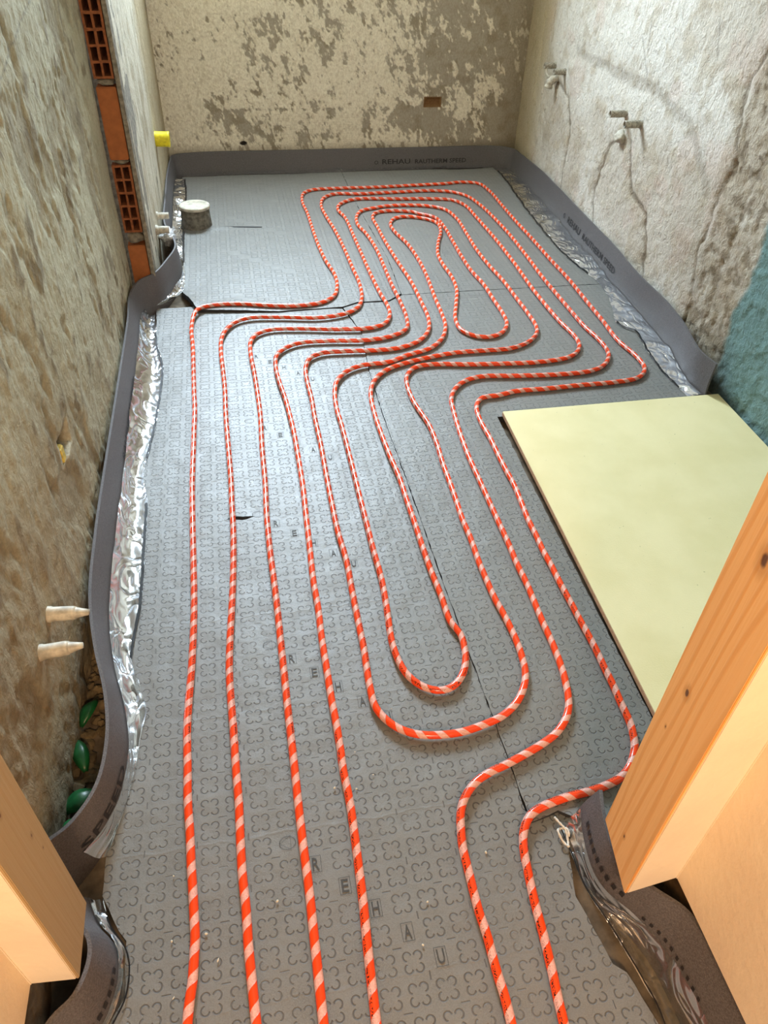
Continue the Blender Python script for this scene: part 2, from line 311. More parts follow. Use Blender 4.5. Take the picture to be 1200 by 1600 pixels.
def f_back(U, V):
    x, z = U, V
    wobx = fbm(x, z, 40, 91, 2) - .5
    n = fbm(x + z * .3 + wobx * .012, z * 0.65, 25, 1, 5, 0.62); n = n * .66 + .34 * fbm(x + z * .25, z * .55, 75, 7, 3, .6) ; big = fbm(x, z, 3.2, 9, 3); wob = fbm(x, z, 9, 31, 3) - .5
    thr = 0.452 + (big - .5) * 0.34
    thr = thr + 0.09 * sst(x, 1.18, 1.30) + 0.10 * sst(x, 1.60, 1.80) * 1.0 - 0.10 * (1 - sst(x, -0.1, 0.3)) + 0.02 * sst(z, 0.6, 0.9)
    thr = thr + 0.10 * np.exp(-((x - 0.05) ** 2 / 0.02 + (z - 0.26) ** 2 / 0.012)) + 0.06 * (x > 0.86) * (z < 0.34)
    # tile grid remnants: straight edges where tiles used to sit
    for gx in (0.86, 1.22, 1.56): thr = thr + 0.12 * np.exp(-((x - gx + wob * 0.03) / 0.013) ** 2) * (vnoise(z * 7, z * 0 + gx, 5) > .35)
    for gz in (0.34,): thr = thr + 0.09 * np.exp(-((z - gz + wob * 0.02) / 0.010) ** 2) * (vnoise(x * 5, x * 0 + 3.3, 6) > .4)
    m = sst(n, thr - 0.03, thr + 0.03)
    comb = 0.5 + 0.5 * np.sin((z + wob * .01) / 0.0125 * 2 * np.pi); cz = sst(z, 0.33, 0.30) * sst(x, 0.05, 0.12) * sst(x, 0.90, 0.85)
    fine = fbm(x, z, 90, 15, 3)
    c = np.zeros(U.shape + (3,)); c += np.array((0.41, 0.37, 0.295)); c = lerpc(c, (0.31, 0.265, 0.185), sst(fbm(x, z, 14, 44, 3), 0.5, 0.7) * .7)
    cr = np.zeros(U.shape + (3,)) + np.array((0.85, 0.80, 0.66)); cr = lerpc(cr, (0.66, 0.60, 0.47), sst(fine, .5, .68) * .6 + .3 * comb * cz)
    c = c * (1 - m[..., None]) + cr * m[..., None]
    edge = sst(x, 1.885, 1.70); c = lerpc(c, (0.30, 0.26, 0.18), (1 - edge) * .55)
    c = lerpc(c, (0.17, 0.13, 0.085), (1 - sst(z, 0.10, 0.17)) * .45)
    # smeared dark hole near the floor and brown pocket where a box was chiselled out
    dh = np.exp(-(((x - 0.10) / 0.030) ** 2 + ((z - 0.155) / 0.016) ** 2)); c = lerpc(c, (0.02, 0.017, 0.015), sst(dh + wob * .5, .45, .6))
    px, pz = (x > 1.243) & (x < 1.357), (z > 0.344) & (z < 0.402); pk = (px & pz).astype(float); pd = ((x > 1.252) & (x < 1.348) & (z > .352) & (z < .394)).astype(float)
    c = lerpc(c, (0.22, 0.12, 0.05), pk)
    d = m * (1 - pk) * 0.0030 * (0.5 + n) + (fine - .5) * .004 * m - pd * 0.018 - dh * .01 + (fbm(x, z, 2.2, 71, 3) - .5) * .012 - cz * comb * .0015 * m
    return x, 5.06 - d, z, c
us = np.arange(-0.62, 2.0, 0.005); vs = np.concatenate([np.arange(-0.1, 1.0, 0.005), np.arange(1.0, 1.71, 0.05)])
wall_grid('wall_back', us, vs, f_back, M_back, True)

def f_right(U, V):
    y, z = U, V; wob = fbm(y, z, 8, 3, 3) - .5; wob2 = fbm(y, z, 30, 8, 2) - .5; n = fbm(y, z, 16, 21, 4); big = fbm(y, z, 2.5, 4, 3)
    yy = y + wob * .06 + wob2 * .03; zz = z + wob * .04
    c = np.zeros(U.shape + (3,)) + np.array((0.60, 0.55, 0.475)); c = lerpc(c, (0.72, 0.69, 0.63), sst(big, .42, .6)); c = lerpc(c, (0.46, 0.385, 0.28), sst(n, .54, .72) * .5)
    c = lerpc(c, (0.62, 0.46, 0.40), sst(fbm(y, z, 6, 81, 3), .58, .7) * .28)
    c = lerpc(c, (0.50, 0.41, 0.25), sst(y, 4.5, 4.8) * .75)                       # strip by the corner the window misses, its shade painted in
    d = (big - .5) * .016 + (n - .5) * .008 + (fbm(y, z, 45, 13, 3) - .5) * .005
    # vertical trowel lines by the corner
    for k in (4.66, 4.80): d = d - .006 * np.exp(-((yy - k) / .008) ** 2)
    cracks = [([(4.14, -.05), (4.10, .15), (4.12, .44), (4.22, .56), (4.45, .60)], .010, .8),
              ([(3.60, -.05), (3.57, .12), (3.66, .28), (3.594, .45), (3.46, .56)], .012, .8),
              ([(2.94, .08), (2.96, .22), (3.06, .356), (3.227, .385), (3.30, .47), (3.35, .56)], .014, .9),
              ([(4.2, .78), (3.9, .79), (3.55, .78), (3.2, .80), (3.0, .77), (2.86, .75), (2.72, .66), (2.62, .58)], .030, .38),
              ([(2.50, -.05), (2.50, .2), (2.55, .36), (2.55, .53), (2.47, .69), (2.52, .80), (2.57, .93), (2.50, 1.05)], .012, .8),
              ([(2.36, -.05), (2.37, .25), (2.36, .5), (2.33, .8), (2.3, 1.1)], .012, .6)]
    for pts, w, s in cracks:
        dd = polydist(yy, zz, pts); g = np.exp(-(dd / w) ** 2); g2 = np.exp(-(dd / (w * 2.8)) ** 2)
        c = lerpc(c, (0.38, 0.32, 0.23), g2 * .45 * s * sst(n, .35, .6)); c = lerpc(c, (0.15, 0.11, 0.07), sst(g * (0.55 + n), .35, .9) * .75 * s); d = d - g * .007 * s * (.4 + n) - g2 * .003
    # the chased channel filled with darker mortar, nearer than y 2.5
    ch = sst(yy, 2.52, 2.47); c = lerpc(c, (0.36, 0.29, 0.20), ch * .60 * (0.6 + n * .6)); c = lerpc(c, (0.16, 0.115, 0.07), ch * sst(fbm(y, z, 28, 61, 3), .54, .68) * .7)
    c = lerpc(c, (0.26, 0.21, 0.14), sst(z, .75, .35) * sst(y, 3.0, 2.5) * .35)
    d = d - ch * .006 + ch * (fbm(y, z, 35, 19, 3) - .5) * .014
    bl = sst(y + wob * .06 + wob2 * .02, 2.20, 2.165); c = lerpc(c, (0.165, 0.275, 0.275), bl); c = lerpc(c, (0.12, 0.21, 0.20), bl * sst(n, .5, .7) * .5)
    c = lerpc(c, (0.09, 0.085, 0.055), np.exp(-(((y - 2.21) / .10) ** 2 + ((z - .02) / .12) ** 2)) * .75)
    # pencil marks
    for pts in ([(3.45, .95), (3.30, .80)], [(3.40, 1.05), (3.37, .92)], [(2.86, 1.10), (2.80, .98)], [(2.62, 1.10), (2.64, .99)]):
        c = lerpc(c, (0.20, 0.18, 0.16), np.exp(-(polydist(y, z, pts) / .004) ** 2) * .6)
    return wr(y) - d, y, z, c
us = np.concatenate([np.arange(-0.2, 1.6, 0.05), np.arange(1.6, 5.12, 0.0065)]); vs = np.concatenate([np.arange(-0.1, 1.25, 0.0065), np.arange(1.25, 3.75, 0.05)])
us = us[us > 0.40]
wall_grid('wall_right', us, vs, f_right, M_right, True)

def f_left(U, V):
    y, z = U, V; wob = fbm(y, z, 7, 103, 3) - .5; n = fbm(y, z * .6, 18, 121, 4); big = fbm(y, z * .7, 2.6, 104, 3); st = fbm(y + z * .25, z * .5, 7, 140, 5, .6)
    c = np.zeros(U.shape + (3,)) + np.array((0.44, 0.41, 0.29)); c = lerpc(c, (0.50, 0.475, 0.345), sst(big, .42, .62) * .8)
    c = lerpc(c, (0.215, 0.165, 0.095), sst(st, .50, .70) * .50); c = lerpc(c, (0.14, 0.10, 0.055), sst(n, .62, .74) * .6)
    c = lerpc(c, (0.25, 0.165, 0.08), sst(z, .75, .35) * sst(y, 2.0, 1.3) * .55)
    c = lerpc(c, (0.42, 0.38, 0.27), sst(z, .5, .2) * sst(y, 1.05, 1.4) * sst(y, 3.0, 2.2) * .35)
    d = (big - .5) * .02 + (n - .5) * .008 - sst(st, .52, .66) * .006 + (fbm(y, z, 50, 113, 3) - .5) * .004
    pts = [(1.878, 1.101), (2.6, 1.10), (3.04, 1.12)]; c = lerpc(c, (0.12, 0.12, 0.11), np.exp(-(polydist(y, z, [(1.88, 1.10), (2.55, 1.21)]) / .003) ** 2) * .5)
    # broken-through hole, diamond shaped
    dy, dz = y - 1.579, z - .389
    hd = np.abs((-.0335 * dy - .054 * dz) / -.003224) + np.abs((.0495 * dz - .029 * dy) / -.003224) + wob * .4
    hm = sst(hd, 1.08, .95); c = lerpc(c, (0.55, 0.51, 0.40), sst(hd, 1.5, 1.1) * .6); c = lerpc(c, (0.05, 0.03, 0.01), hm)
    d = d - hm * .05
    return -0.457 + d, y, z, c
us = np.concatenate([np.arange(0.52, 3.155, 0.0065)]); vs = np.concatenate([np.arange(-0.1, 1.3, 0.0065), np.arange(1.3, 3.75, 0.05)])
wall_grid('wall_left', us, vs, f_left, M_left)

def f_leftfar(U, V):
    y, z = U, V; n = fbm(y, z * .5, 15, 221, 4); big = fbm(y, z * .4, 3.5, 204, 3); st = fbm(y, z * .25, 22, 240, 3)
    c = np.zeros(U.shape + (3,)) + np.array((0.58, 0.54, 0.43)); c = lerpc(c, (0.44, 0.40, 0.30), sst(st, .48, .66) * .7); c = lerpc(c, (0.33, 0.27, 0.17), sst(n, .56, .72) * .6)
    c = lerpc(c, (0.42, 0.34, 0.20), sst(y, 4.1, 4.4) * .8)  # painted shade: far end of the wall, out of the window light
    d = (big - .5) * .010 + (n - .5) * .006
    return -0.362 + d, y, z, c
us = np.arange(3.19, 5.12, 0.008); vs = np.concatenate([np.arange(-0.1, 1.3, 0.008), np.arange(1.3, 3.75, 0.05)])
wall_grid('wall_left_far', us, vs, f_leftfar, M_left)

# masonry core behind the far left wall: a mortar-coloured pier whose end carries the bricks
M_mortar = mat_simple('grey_mortar', (0.27, 0.24, 0.18), 0.95, 0.25, 60, 0.003)
struct(prism('wall_left_end', [(-0.62, 3.36), (-0.376, 3.36), (-0.376, 3.20), (-0.364, 3.20), (-0.364, 5.12), (-0.62, 5.12)], -0.1, 3.72, M_mortar))
struct(box('wall_left_core', (-0.62, 0.56, -0.1), (-0.478, 3.22, 2.65), M_mortar)) if False else None
struct(prism('wall_left_plaster_edge', [(-0.3735, 3.148), (-0.358, 3.152), (-0.354, 3.195), (-0.3735, 3.22)], -0.1, 3.72, M_mortar, bev=0.002))

# high ceiling, deep window reveal in the back wall above the picture
M_ceil = mat_simple('white_ceiling', (0.66, 0.63, 0.56), 0.9, 0.08, 12, 0.001)
struct(box('ceiling', (-0.7, 0.3, 3.70), (2.0, 5.6, 3.80), M_ceil))
X0, X1, Z0, Z1 = -0.31, 0.63, 1.70, 3.25
M_rev = mat_simple('reveal_plaster', (0.55, 0.50, 0.40), 0.9, 0.15, 8, 0.002)
bm = bmesh.new()
for a, b in (((-0.7, 5.09, -0.1), (2.0, 5.6, Z0)), ((-0.7, 5.055, Z0), (X0, 5.6, 3.72)), ((X1, 5.055, Z0), (2.0, 5.6, 3.72)), ((X0, 5.055, Z1), (X1, 5.6, 3.72))):
    bmesh.ops.create_cube(bm, size=1, matrix=Matrix.Translation([(a[i] + b[i]) / 2 for i in range(3)]) @ Matrix.Diagonal([b[i] - a[i] for i in range(3)] + [1]))
struct(bm_obj('wall_back_reveal', bm, M_rev))
M_frame = mat_simple('white_frame', (0.75, 0.74, 0.70), 0.45, 0.04)
wn = struct(empty('window_1', (0.38, 5.44, Z0)))
for a, b in (((X0, 5.58, Z0), (X0 + .06, 5.62, Z1)), ((X1 - .06, 5.58, Z0), (X1, 5.62, Z1)), ((X0 + .06, 5.58, Z0), (X1 - .06, 5.62, Z0 + .06)), ((X0 + .06, 5.58, Z1 - .06), (X1 - .06, 5.62, Z1)), ((.36, 5.58, Z0 + .06), (.40, 5.60, Z1 - .06))):
    box('window_frame', a, b, M_frame, wn)
struct(box('wall_front_lintel', (-0.425, 0.30, 2.25), (0.637, 0.43, 3.72), M_ceil))

# front partition left and right of the doorway with their smooth plastered reveals
def mat_smooth():
    t = NT('smooth_reveal_plaster'); P = t.pos(); n = t.noise(P, 5, 4); s = t.ramp(t.noise(P, 240, 1), 0.80, 0.84)
    c = t.mix(t.ramp(n, .3, .7), (0.78, 0.64, 0.47), (0.84, 0.72, 0.53)); t.set(col=t.mix(t.ma('MULTIPLY', s, t.ramp(t.noise(P, 4, 1), .5, .6)), c, (0.2, 0.12, 0.06)), rough=0.8, spec=0.25)
    t.bump(t.noise(P, 60, 4), 0.0012); return t.m
M_smooth = mat_smooth()
M_brown = mat_simple('shadow_brown_plaster', (0.26, 0.165, 0.075), 0.95, 0.2, 30, 0.003)  # reveal plaster in shadow below the edge, shade put into the brown
struct(prism('wall_front_right', [(0.540, 0.4295), (0.637, 0.4385), (0.637, -1.2), (0.80, -1.2), (0.80, 0.30), (1.80, 0.30), (1.74, 0.557), (0.605, 0.557), (0.600, 0.45), (0.540, 0.4445)], 0.15, 3.72, M_smooth, bev=0.0015))
struct(prism('wall_front_right_base', [(0.615, 0.51), (0.665, 0.47), (0.665, -1.2), (0.80, -1.2), (0.80, 0.30), (1.80, 0.30), (1.74, 0.54), (0.62, 0.54)], -0.05, 0.15, M_brown))
struct(prism('wall_front_left', [(-0.357, 0.4605), (-0.425, 0.466), (-0.425, -1.2), (-0.60, -1.2), (-0.60, 0.30), (-0.90, 0.30), (-0.90, 0.572), (-0.415, 0.572), (-0.415, 0.4775), (-0.357, 0.474)], 0.15, 3.72, M_smooth, bev=0.0015))
struct(prism('wall_front_left_base', [(-0.445, 0.50), (-0.445, -1.2), (-0.60, -1.2), (-0.60, 0.30), (-0.90, 0.30), (-0.90, 0.56), (-0.455, 0.56)], -0.05, 0.15, M_brown))

# door lining posts
M_pine = mat_wood('knotty_orange_pine', (0.86, 0.46, 0.16), (0.72, 0.31, 0.075), [(0.514, 0.604, 0.0055), (0.498, 0.879, 0.0085), (0.523, 0.508, 0.002), (0.494, 0.222, 0.003)])
M_pine2 = mat_wood('pale_planed_pine', (0.42, 0.285, 0.135), (0.38, 0.235, 0.095), [(0.542, 0.453, 0.0026), (0.51, 0.571, 0.003), (0.55, 0.40, 0.0016)], rc=.35)
p = prism('timber_post', [(0.557, 0.559), (0.536, 0.431), (0.540, 0.4295), (0.5395, 0.445), (0.5985, 0.451), (0.604, 0.559)], 0.15, 2.25, M_pine, bev=0.001)
tag(recenter(p, (0.56, 0.5, 0.15)), 'orange knotty pine timber post lining the right side of the doorway', 'timber post', )
p = prism('timber_post', [(-0.355, 0.574), (-0.353, 0.462), (-0.357, 0.4605), (-0.358, 0.475), (-0.414, 0.478), (-0.414, 0.574)], 0.15, 2.25, M_pine2, bev=0.001)
tag(recenter(p, (-0.38, 0.52, 0.15)), 'paler smooth timber post lining the left side of the doorway', 'timber post')

# ------------------------------------------------------------------ bricks in the end of the wall
M_terra = mat_simple('terracotta', (0.30, 0.095, 0.030), 0.85, 0.22, 70, 0.0008)
M_terra2 = mat_simple('terracotta_bright', (0.37, 0.12, 0.033), 0.8, 0.12, 30, 0.0006)
def hollow_brick(z0, z1, label):
    x0, x1 = -0.447, -0.377; w, h = x1 - x0, z1 - z0; cols, rows = 2, 5; t = 0.0085; bm = bmesh.new()
    xs = [x0]; 
    cw = (w - t * (cols + 1)) / cols; rh = (h - t * (rows + 1)) / rows
    for i in range(cols): xs += [xs[-1] + t, xs[-1] + t + cw]
    xs.append(x1); zz = [z0]
    for i in range(rows): zz += [zz[-1] + t, zz[-1] + t + rh]
    zz.append(z1); yf, yb = 3.152, 3.35
    jit = lambda: random.uniform(-.0012, .0012)
    G = {}
    for i, x in enumerate(xs):
        for k, z in enumerate(zz):
            jx, jz = (jit(), jit()) if 0 < i < len(xs) - 1 and 0 < k < len(zz) - 1 else (0, 0)
            G[i, k] = (bm.verts.new((x + jx, yf, z + jz)), bm.verts.new((x + jx, yb, z + jz)))
    for i in range(len(xs) - 1):
        for k in range(len(zz) - 1):
            q = [(i, k), (i + 1, k), (i + 1, k + 1), (i, k + 1)]
            if i % 2 == 1 and k % 2 == 1:      # a cell: four inner walls and a dark bottom
                for a, b in zip(q, q[1:] + q[:1]): bm.faces.new([G[a][0], G[b][0], G[b][1], G[a][1]])
            else: bm.faces.new([G[a][0] for a in q])
            bm.faces.new([G[a][1] for a in q])
    n, m = len(xs) - 1, len(zz) - 1
    for k in range(m): bm.faces.new([G[0, k][0], G[0, k + 1][0], G[0, k + 1][1], G[0, k][1]]); bm.faces.new([G[n, k][0], G[n, k + 1][0], G[n, k + 1][1], G[n, k][1]])
    for i in range(n): bm.faces.new([G[i, 0][0], G[i + 1, 0][0], G[i + 1, 0][1], G[i, 0][1]]); bm.faces.new([G[i, m][0], G[i + 1, m][0], G[i + 1, m][1], G[i, m][1]])
    o = bm_obj('hollow_brick', bm, M_terra); recenter(o, ((x0 + x1) / 2, 3.18, z0)); return tag(o, label, 'brick', 'hollow bricks laid with their holes showing')
hollow_brick(0.866, 1.118, 'terracotta hollow brick with ten dark holes, the upper one at the top of the photo')
hollow_brick(0.316, 0.574, 'terracotta hollow brick with ten holes, lower one just above the grey foam bend')
for z0, z1, lab in ((0.592, 0.840, 'plain-faced orange terracotta brick standing between two hollow ones'), (0.02, 0.262, 'plain-faced orange brick at the bottom of the wall end, behind the foam bend')):
    o = box('terracotta_brick', (-0.447, 3.152, z0), (-0.377, 3.212, z1), M_terra2, bev=0.003); recenter(o, (-0.41, 3.18, z0)); tag(o, lab, 'brick')
def lump(name, c, s, mat, seed, parent=None, sub=3, amp=.35):
    bm = bmesh.new(); bmesh.ops.create_icosphere(bm, subdivisions=sub, radius=1)
    for v in bm.verts:
        p_ = v.co.copy(); k = 1 + amp * (fbm(np.array([p_.x * 1.3 + seed]), np.array([p_.y * 1.3 + p_.z * 1.7]), 1.2, 300 + seed, 3)[0] - .5) * 2
        v.co = Vector((c[0] + p_.x * s[0] * k, c[1] + p_.y * s[1] * k, c[2] + p_.z * s[2] * k))
    return bm_obj(name, bm, mat, parent, True)
for z, nm in ((0.853, 1), (0.583, 2), (0.289, 3)):
    struct(lump('trim_%d' % nm, (-0.412, 3.18, z), (0.036, 0.030, 0.012 if nm < 3 else 0.026), M_mortar, nm))

# ------------------------------------------------------------------ insulation mats
def mat_board(name, poly, z, mat, lift=None, thick=0.026, ragged=0.003, label=''):
    P = []
    for (a, b) in zip(poly, poly[1:] + poly[:1]):
        L = math.hypot(b[0] - a[0], b[1] - a[1]); n = max(1, int(L / 0.02))
        for k in range(n):
            t = k / n; j = ragged if n > 1 and k else 0
            P.append((a[0] + (b[0] - a[0]) * t + random.uniform(-j, j) * .5, a[1] + (b[1] - a[1]) * t + random.uniform(-j, j) * .5))
    bm = bmesh.new(); f = bm.faces.new([bm.verts.new((x, y, 0)) for x, y in P])
    x0, x1 = min(p[0] for p in P), max(p[0] for p in P); y0, y1 = min(p[1] for p in P), max(p[1] for p in P)
    for ax, lo, hi in ((0, x0, x1), (1, y0, y1)):
        k = lo + 0.037
        while k < hi:
            no = Vector((1, 0, 0)) if ax == 0 else Vector((0, 1, 0))
            bmesh.ops.bisect_plane(bm, geom=bm.verts[:] + bm.edges[:] + bm.faces[:], plane_co=no * k, plane_no=no, dist=1e-5); k += 0.045
    for f in bm.faces: f.material_index = 0
    top = bm.faces[:]; r = bmesh.ops.extrude_face_region(bm, geom=top, use_keep_orig=True)
    ext = [v for v in r['geom'] if isinstance(v, bmesh.types.BMVert)]; es = set(ext)
    for v in bm.verts:
        zz = z + (fbm(np.array([v.co.x]), np.array([v.co.y]), 3.1, 55, 2)[0] - .5) * .0035 + (lift(v.co.x, v.co.y) if lift else 0)
        v.co.z = zz if v in es else max(zz - thick, -0.0295)
    bm.normal_update()
    bmesh.ops.recalc_face_normals(bm, faces=bm.faces[:])
    for f in bm.faces: f.material_index = 0 if f.normal.z > .5 and any(v in es for v in f.verts) and all(v in es for v in f.verts) else 1
    me = bpy.data.meshes.new(name); bm.to_mesh(me); bm.free(); me.materials.append(mat); me.materials.append(M_matside)
    me.polygons.foreach_set('use_smooth', np.zeros(len(me.polygons), dtype=bool))
    o = bpy.data.objects.new(name, me); COL.objects.link(o)
    c = (sum(p[0] for p in P) / len(P), sum(p[1] for p in P) / len(P), -0.03); recenter(o, c); tag(o, label, 'insulation mat'); return o
def g2(x, y, cx, cy, sx, sy): return math.exp(-((x - cx) / sx) ** 2 - ((y - cy) / sy) ** 2)
lift_ul = lambda x, y: 0.010 * g2(x, y, -0.16, 3.03, 0.26, 0.09) + .026 * g2(x, y, -.27, 3.13, .07, .09) + .004 * g2(x, y, -.1, 4.05, .12, .03)
MAT_A = [(-.373, 3.115), (-.366, 2.9), (-.366, 2.674), (-.358, 2.45), (-.350, 2.224), (-.36, 2.05), (-.367, 1.904), (-.352, 1.777), (-.353, 1.364), (-.363, 1.171), (-.335, 1.10), (-.317, 1.012), (-.325, .93), (-.337, .832), (-.369, .719), (-.369, .647), (-.345, .60), (-.32, .561), (-.316, .47), (-.339, .436), (-.345, .35), (-.34, -.6), (.575, -.6), (.566, .272), (.546, .355), (.527, .372), (.505, .492), (.53, .60), (.58, .63), (.60, .668), (.466, .668), (.466, .812), (.457, 1.287), (.451, 1.746), (.446, 2.148), (.449, 2.462), (.472, 2.776), (.425, 3.012), (.15, 3.05), (-.2, 3.115)]
a1 = mat_board('insulation_mat', MAT_A, 0.0, M_mat, lift=lambda x, y: -.002, label='long grey embossed mat covering the left half of the floor from the doorway')
MAT_B = [(.468, .642), (.4675, .812), (.4585, 1.287), (.4525, 1.746), (.4475, 2.148), (.4505, 2.462), (.4735, 2.776), (.430, 3.012), (.50, 3.052), (.644, 3.052), (.716, 3.112), (1.690, 3.112), (1.688, 3.07), (1.660, 2.80), (1.616, 2.484), (1.604, 2.20), (1.60, 2.085), (.847, 2.083), (.838, 1.5), (.826, .78), (.81, .62), (.60, .60), (.555, .635), (.53, .655)]
a2 = mat_board('insulation_mat', MAT_B, 0.001, M_mat2, lift=lambda x, y: .010 * g2(x, y, .55, .635, .06, .035), label='grey embossed mat beside the pale board, right of the winding seam')
MAT_C = [(-.293, 4.93), (-.272, 4.5), (-.266, 4.325), (-.266, 3.605), (-.272, 3.277), (-.196, 3.055), (.145, 3.012), (.425, 3.024), (.50, 3.064), (.644, 3.064), (.712, 3.125), (.728, 3.545), (.698, 4.355), (.70, 4.945)]
a3 = mat_board('insulation_mat', MAT_C, 0.002, M_mat, lift=lift_ul, label='pale grey mat in the far left corner around the capped drain stub')
MAT_D = [(.714, 3.1145), (.7300, 3.545), (.7000, 4.355), (.702, 4.945), (1.715, 4.958), (1.725, 4.713), (1.673, 4.072), (1.649, 3.463), (1.688, 3.1145)]
a4 = mat_board('insulation_mat', MAT_D, 0.002, M_mat2, label='grey mat in the far right corner under the pipe spiral')
# boxed letters and ring mark pressed into the long mat
M_press = mat_simple('pressed_outline', (0.052, 0.053, 0.050), 0.6, 0.1, 50, 0)  # flat dark strokes laid on the mat as the pressed outlines
def emboss(parent, cells):
    tmpl = {}
    for ch, cx, cy in cells:
        if ch not in tmpl:
            V = []; F = []
            def stroke(pts, w):
                n = len(pts)
                for k in range(n):
                    a, b = np.array(pts[k]), np.array(pts[(k + 1) % n]); d = b - a; d = d / (np.linalg.norm(d) + 1e-9); nn = np.array([-d[1], d[0]]) * w / 2; e = d * w / 2
                    i = len(V); V.extend([(*(a - e + nn), 0), (*(a - e - nn), 0), (*(b + e - nn), 0), (*(b + e + nn), 0)]); F.append((i, i + 1, i + 2, i + 3))
            if ch == 'o':
                stroke([(.016 * math.cos(t), .013 * math.sin(t)) for t in np.linspace(0, 2 * math.pi, 22)[:-1]], .0009)
                stroke([(-.015, 0), (.006, .014), (.006, -.014)], .0006)
            else:
                stroke([(-.0105, -.0155), (.0105, -.0155), (.0105, .0155), (-.0105, .0155)], .0008)
                tv, tf = text_mesh(ch, .034); mx = (min(v[0] for v in tv) + max(v[0] for v in tv)) / 2; my = (min(v[1] for v in tv) + max(v[1] for v in tv)) / 2
                sx = .0135 / (max(v[0] for v in tv) - min(v[0] for v in tv)); b = len(V)
                V.extend([((v[0] - mx) * sx, v[1] - my, 0) for v in tv]); F.extend([tuple(q + b for q in f) for f in tf])
            o = mesh_obj('pressed_ring_mark' if ch == 'o' else 'pressed_letter', V, F, M_press); o.parent = parent; tmpl[ch] = o
        else: o = tmpl[ch].copy(); COL.objects.link(o); o.parent = parent
        zt = .0012 - .002 + (fbm(np.array([cx]), np.array([cy]), 3.1, 55, 2)[0] - .5) * .0035
        o.location = (cx - parent.location.x, cy - parent.location.y, zt - parent.location.z)
cells = []
for k in range(-1, 5):
    for n_, ch in enumerate('oREHAU'): cells.append((ch, -.022 + .05 * n_, .687 - .05 * n_ + .5 * k))
emboss(a1, cells)
# small cut in the long mat beside the second pipe
V = []; F = []
pts = [(-.115 + .012 * k, 1.672 + .004 * math.sin(k * 1.1)) for k in range(8)]
for k, (x, y) in enumerate(pts): V += [(x, y - .004 * math.sin(k / 7 * math.pi), .0015), (x, y + .005 * math.sin(k / 7 * math.pi) + .0005, .006 * math.sin(k / 7 * math.pi) + .0015)]
for k in range(7): F.append((2 * k, 2 * k + 2, 2 * k + 3, 2 * k + 1))
mesh_obj('cut_slit', V, F, mat_simple('black_gap', (0.01, 0.01, 0.01), .9, 0, 10, 0), a1)

# ------------------------------------------------------------------ heating pipes
P1=[(-.262,-.087),(-.21,.411),(-.207,.441),(-.202,.472),(-.2,.505),(-.198,.539),(-.2,.576),(-.202,.614),(-.206,.673),(-.209,.737),(-.214,.806),(-.215,.878),(-.217,.97),(-.215,1.034),(-.209,1.136),(-.205,1.25),(-.204,1.343),(-.206,1.479),(-.209,1.629),(-.211,1.739),(-.212,1.858),(-.21,1.986),(-.208,2.125),(-.206,2.277),(-.209,2.381),(-.212,2.558),(-.216,2.733),(-.222,2.882),(-.212,2.992),(-.187,3.052),(-.134,3.077),(-.019,3.077),(.118,3.05),(.245,3.038),(.345,3.06),(.403,3.121),(.431,3.222),(.437,3.346),(.415,3.525),(.404,3.717),(.401,3.923),(.4,4.185),(.392,4.41),(.42,4.538),(.477,4.586),(.641,4.598),(.852,4.597),(1.085,4.612),(1.306,4.625),(1.413,4.644),(1.513,4.605),(1.538,4.476),(1.539,4.232),(1.535,3.949),(1.538,3.709),(1.536,3.441),(1.54,3.184),(1.533,2.953),(1.527,2.744),(1.516,2.543),(1.533,2.416),(1.528,2.327),(1.5,2.28),(1.455,2.249),(1.357,2.234),(1.216,2.232),(1.077,2.225),(.961,2.224),(.886,2.205),(.828,2.199),(.798,2.169),(.78,2.118),(.774,2.037),(.777,1.949),(.776,1.856),(.776,1.769),(.778,1.694),(.773,1.608),(.767,1.526),(.767,1.455),(.765,1.381),(.767,1.342),(.767,1.261),(.769,1.196),(.77,1.134),(.772,1.075),(.772,1.024),(.77,.97),(.77,.923),(.767,.873),(.766,.826),(.758,.786),(.746,.756),(.719,.721),(.689,.7),(.646,.687),(.608,.681),(.564,.678),(.526,.672),(.496,.665),(.468,.652),(.446,.626),(.433,.592),(.427,.552),(.422,.51),(.419,.473),(.417,.437),(.414,.402),(.411,.369),(.407,.337),(.405,.314),(.366,-.199)]
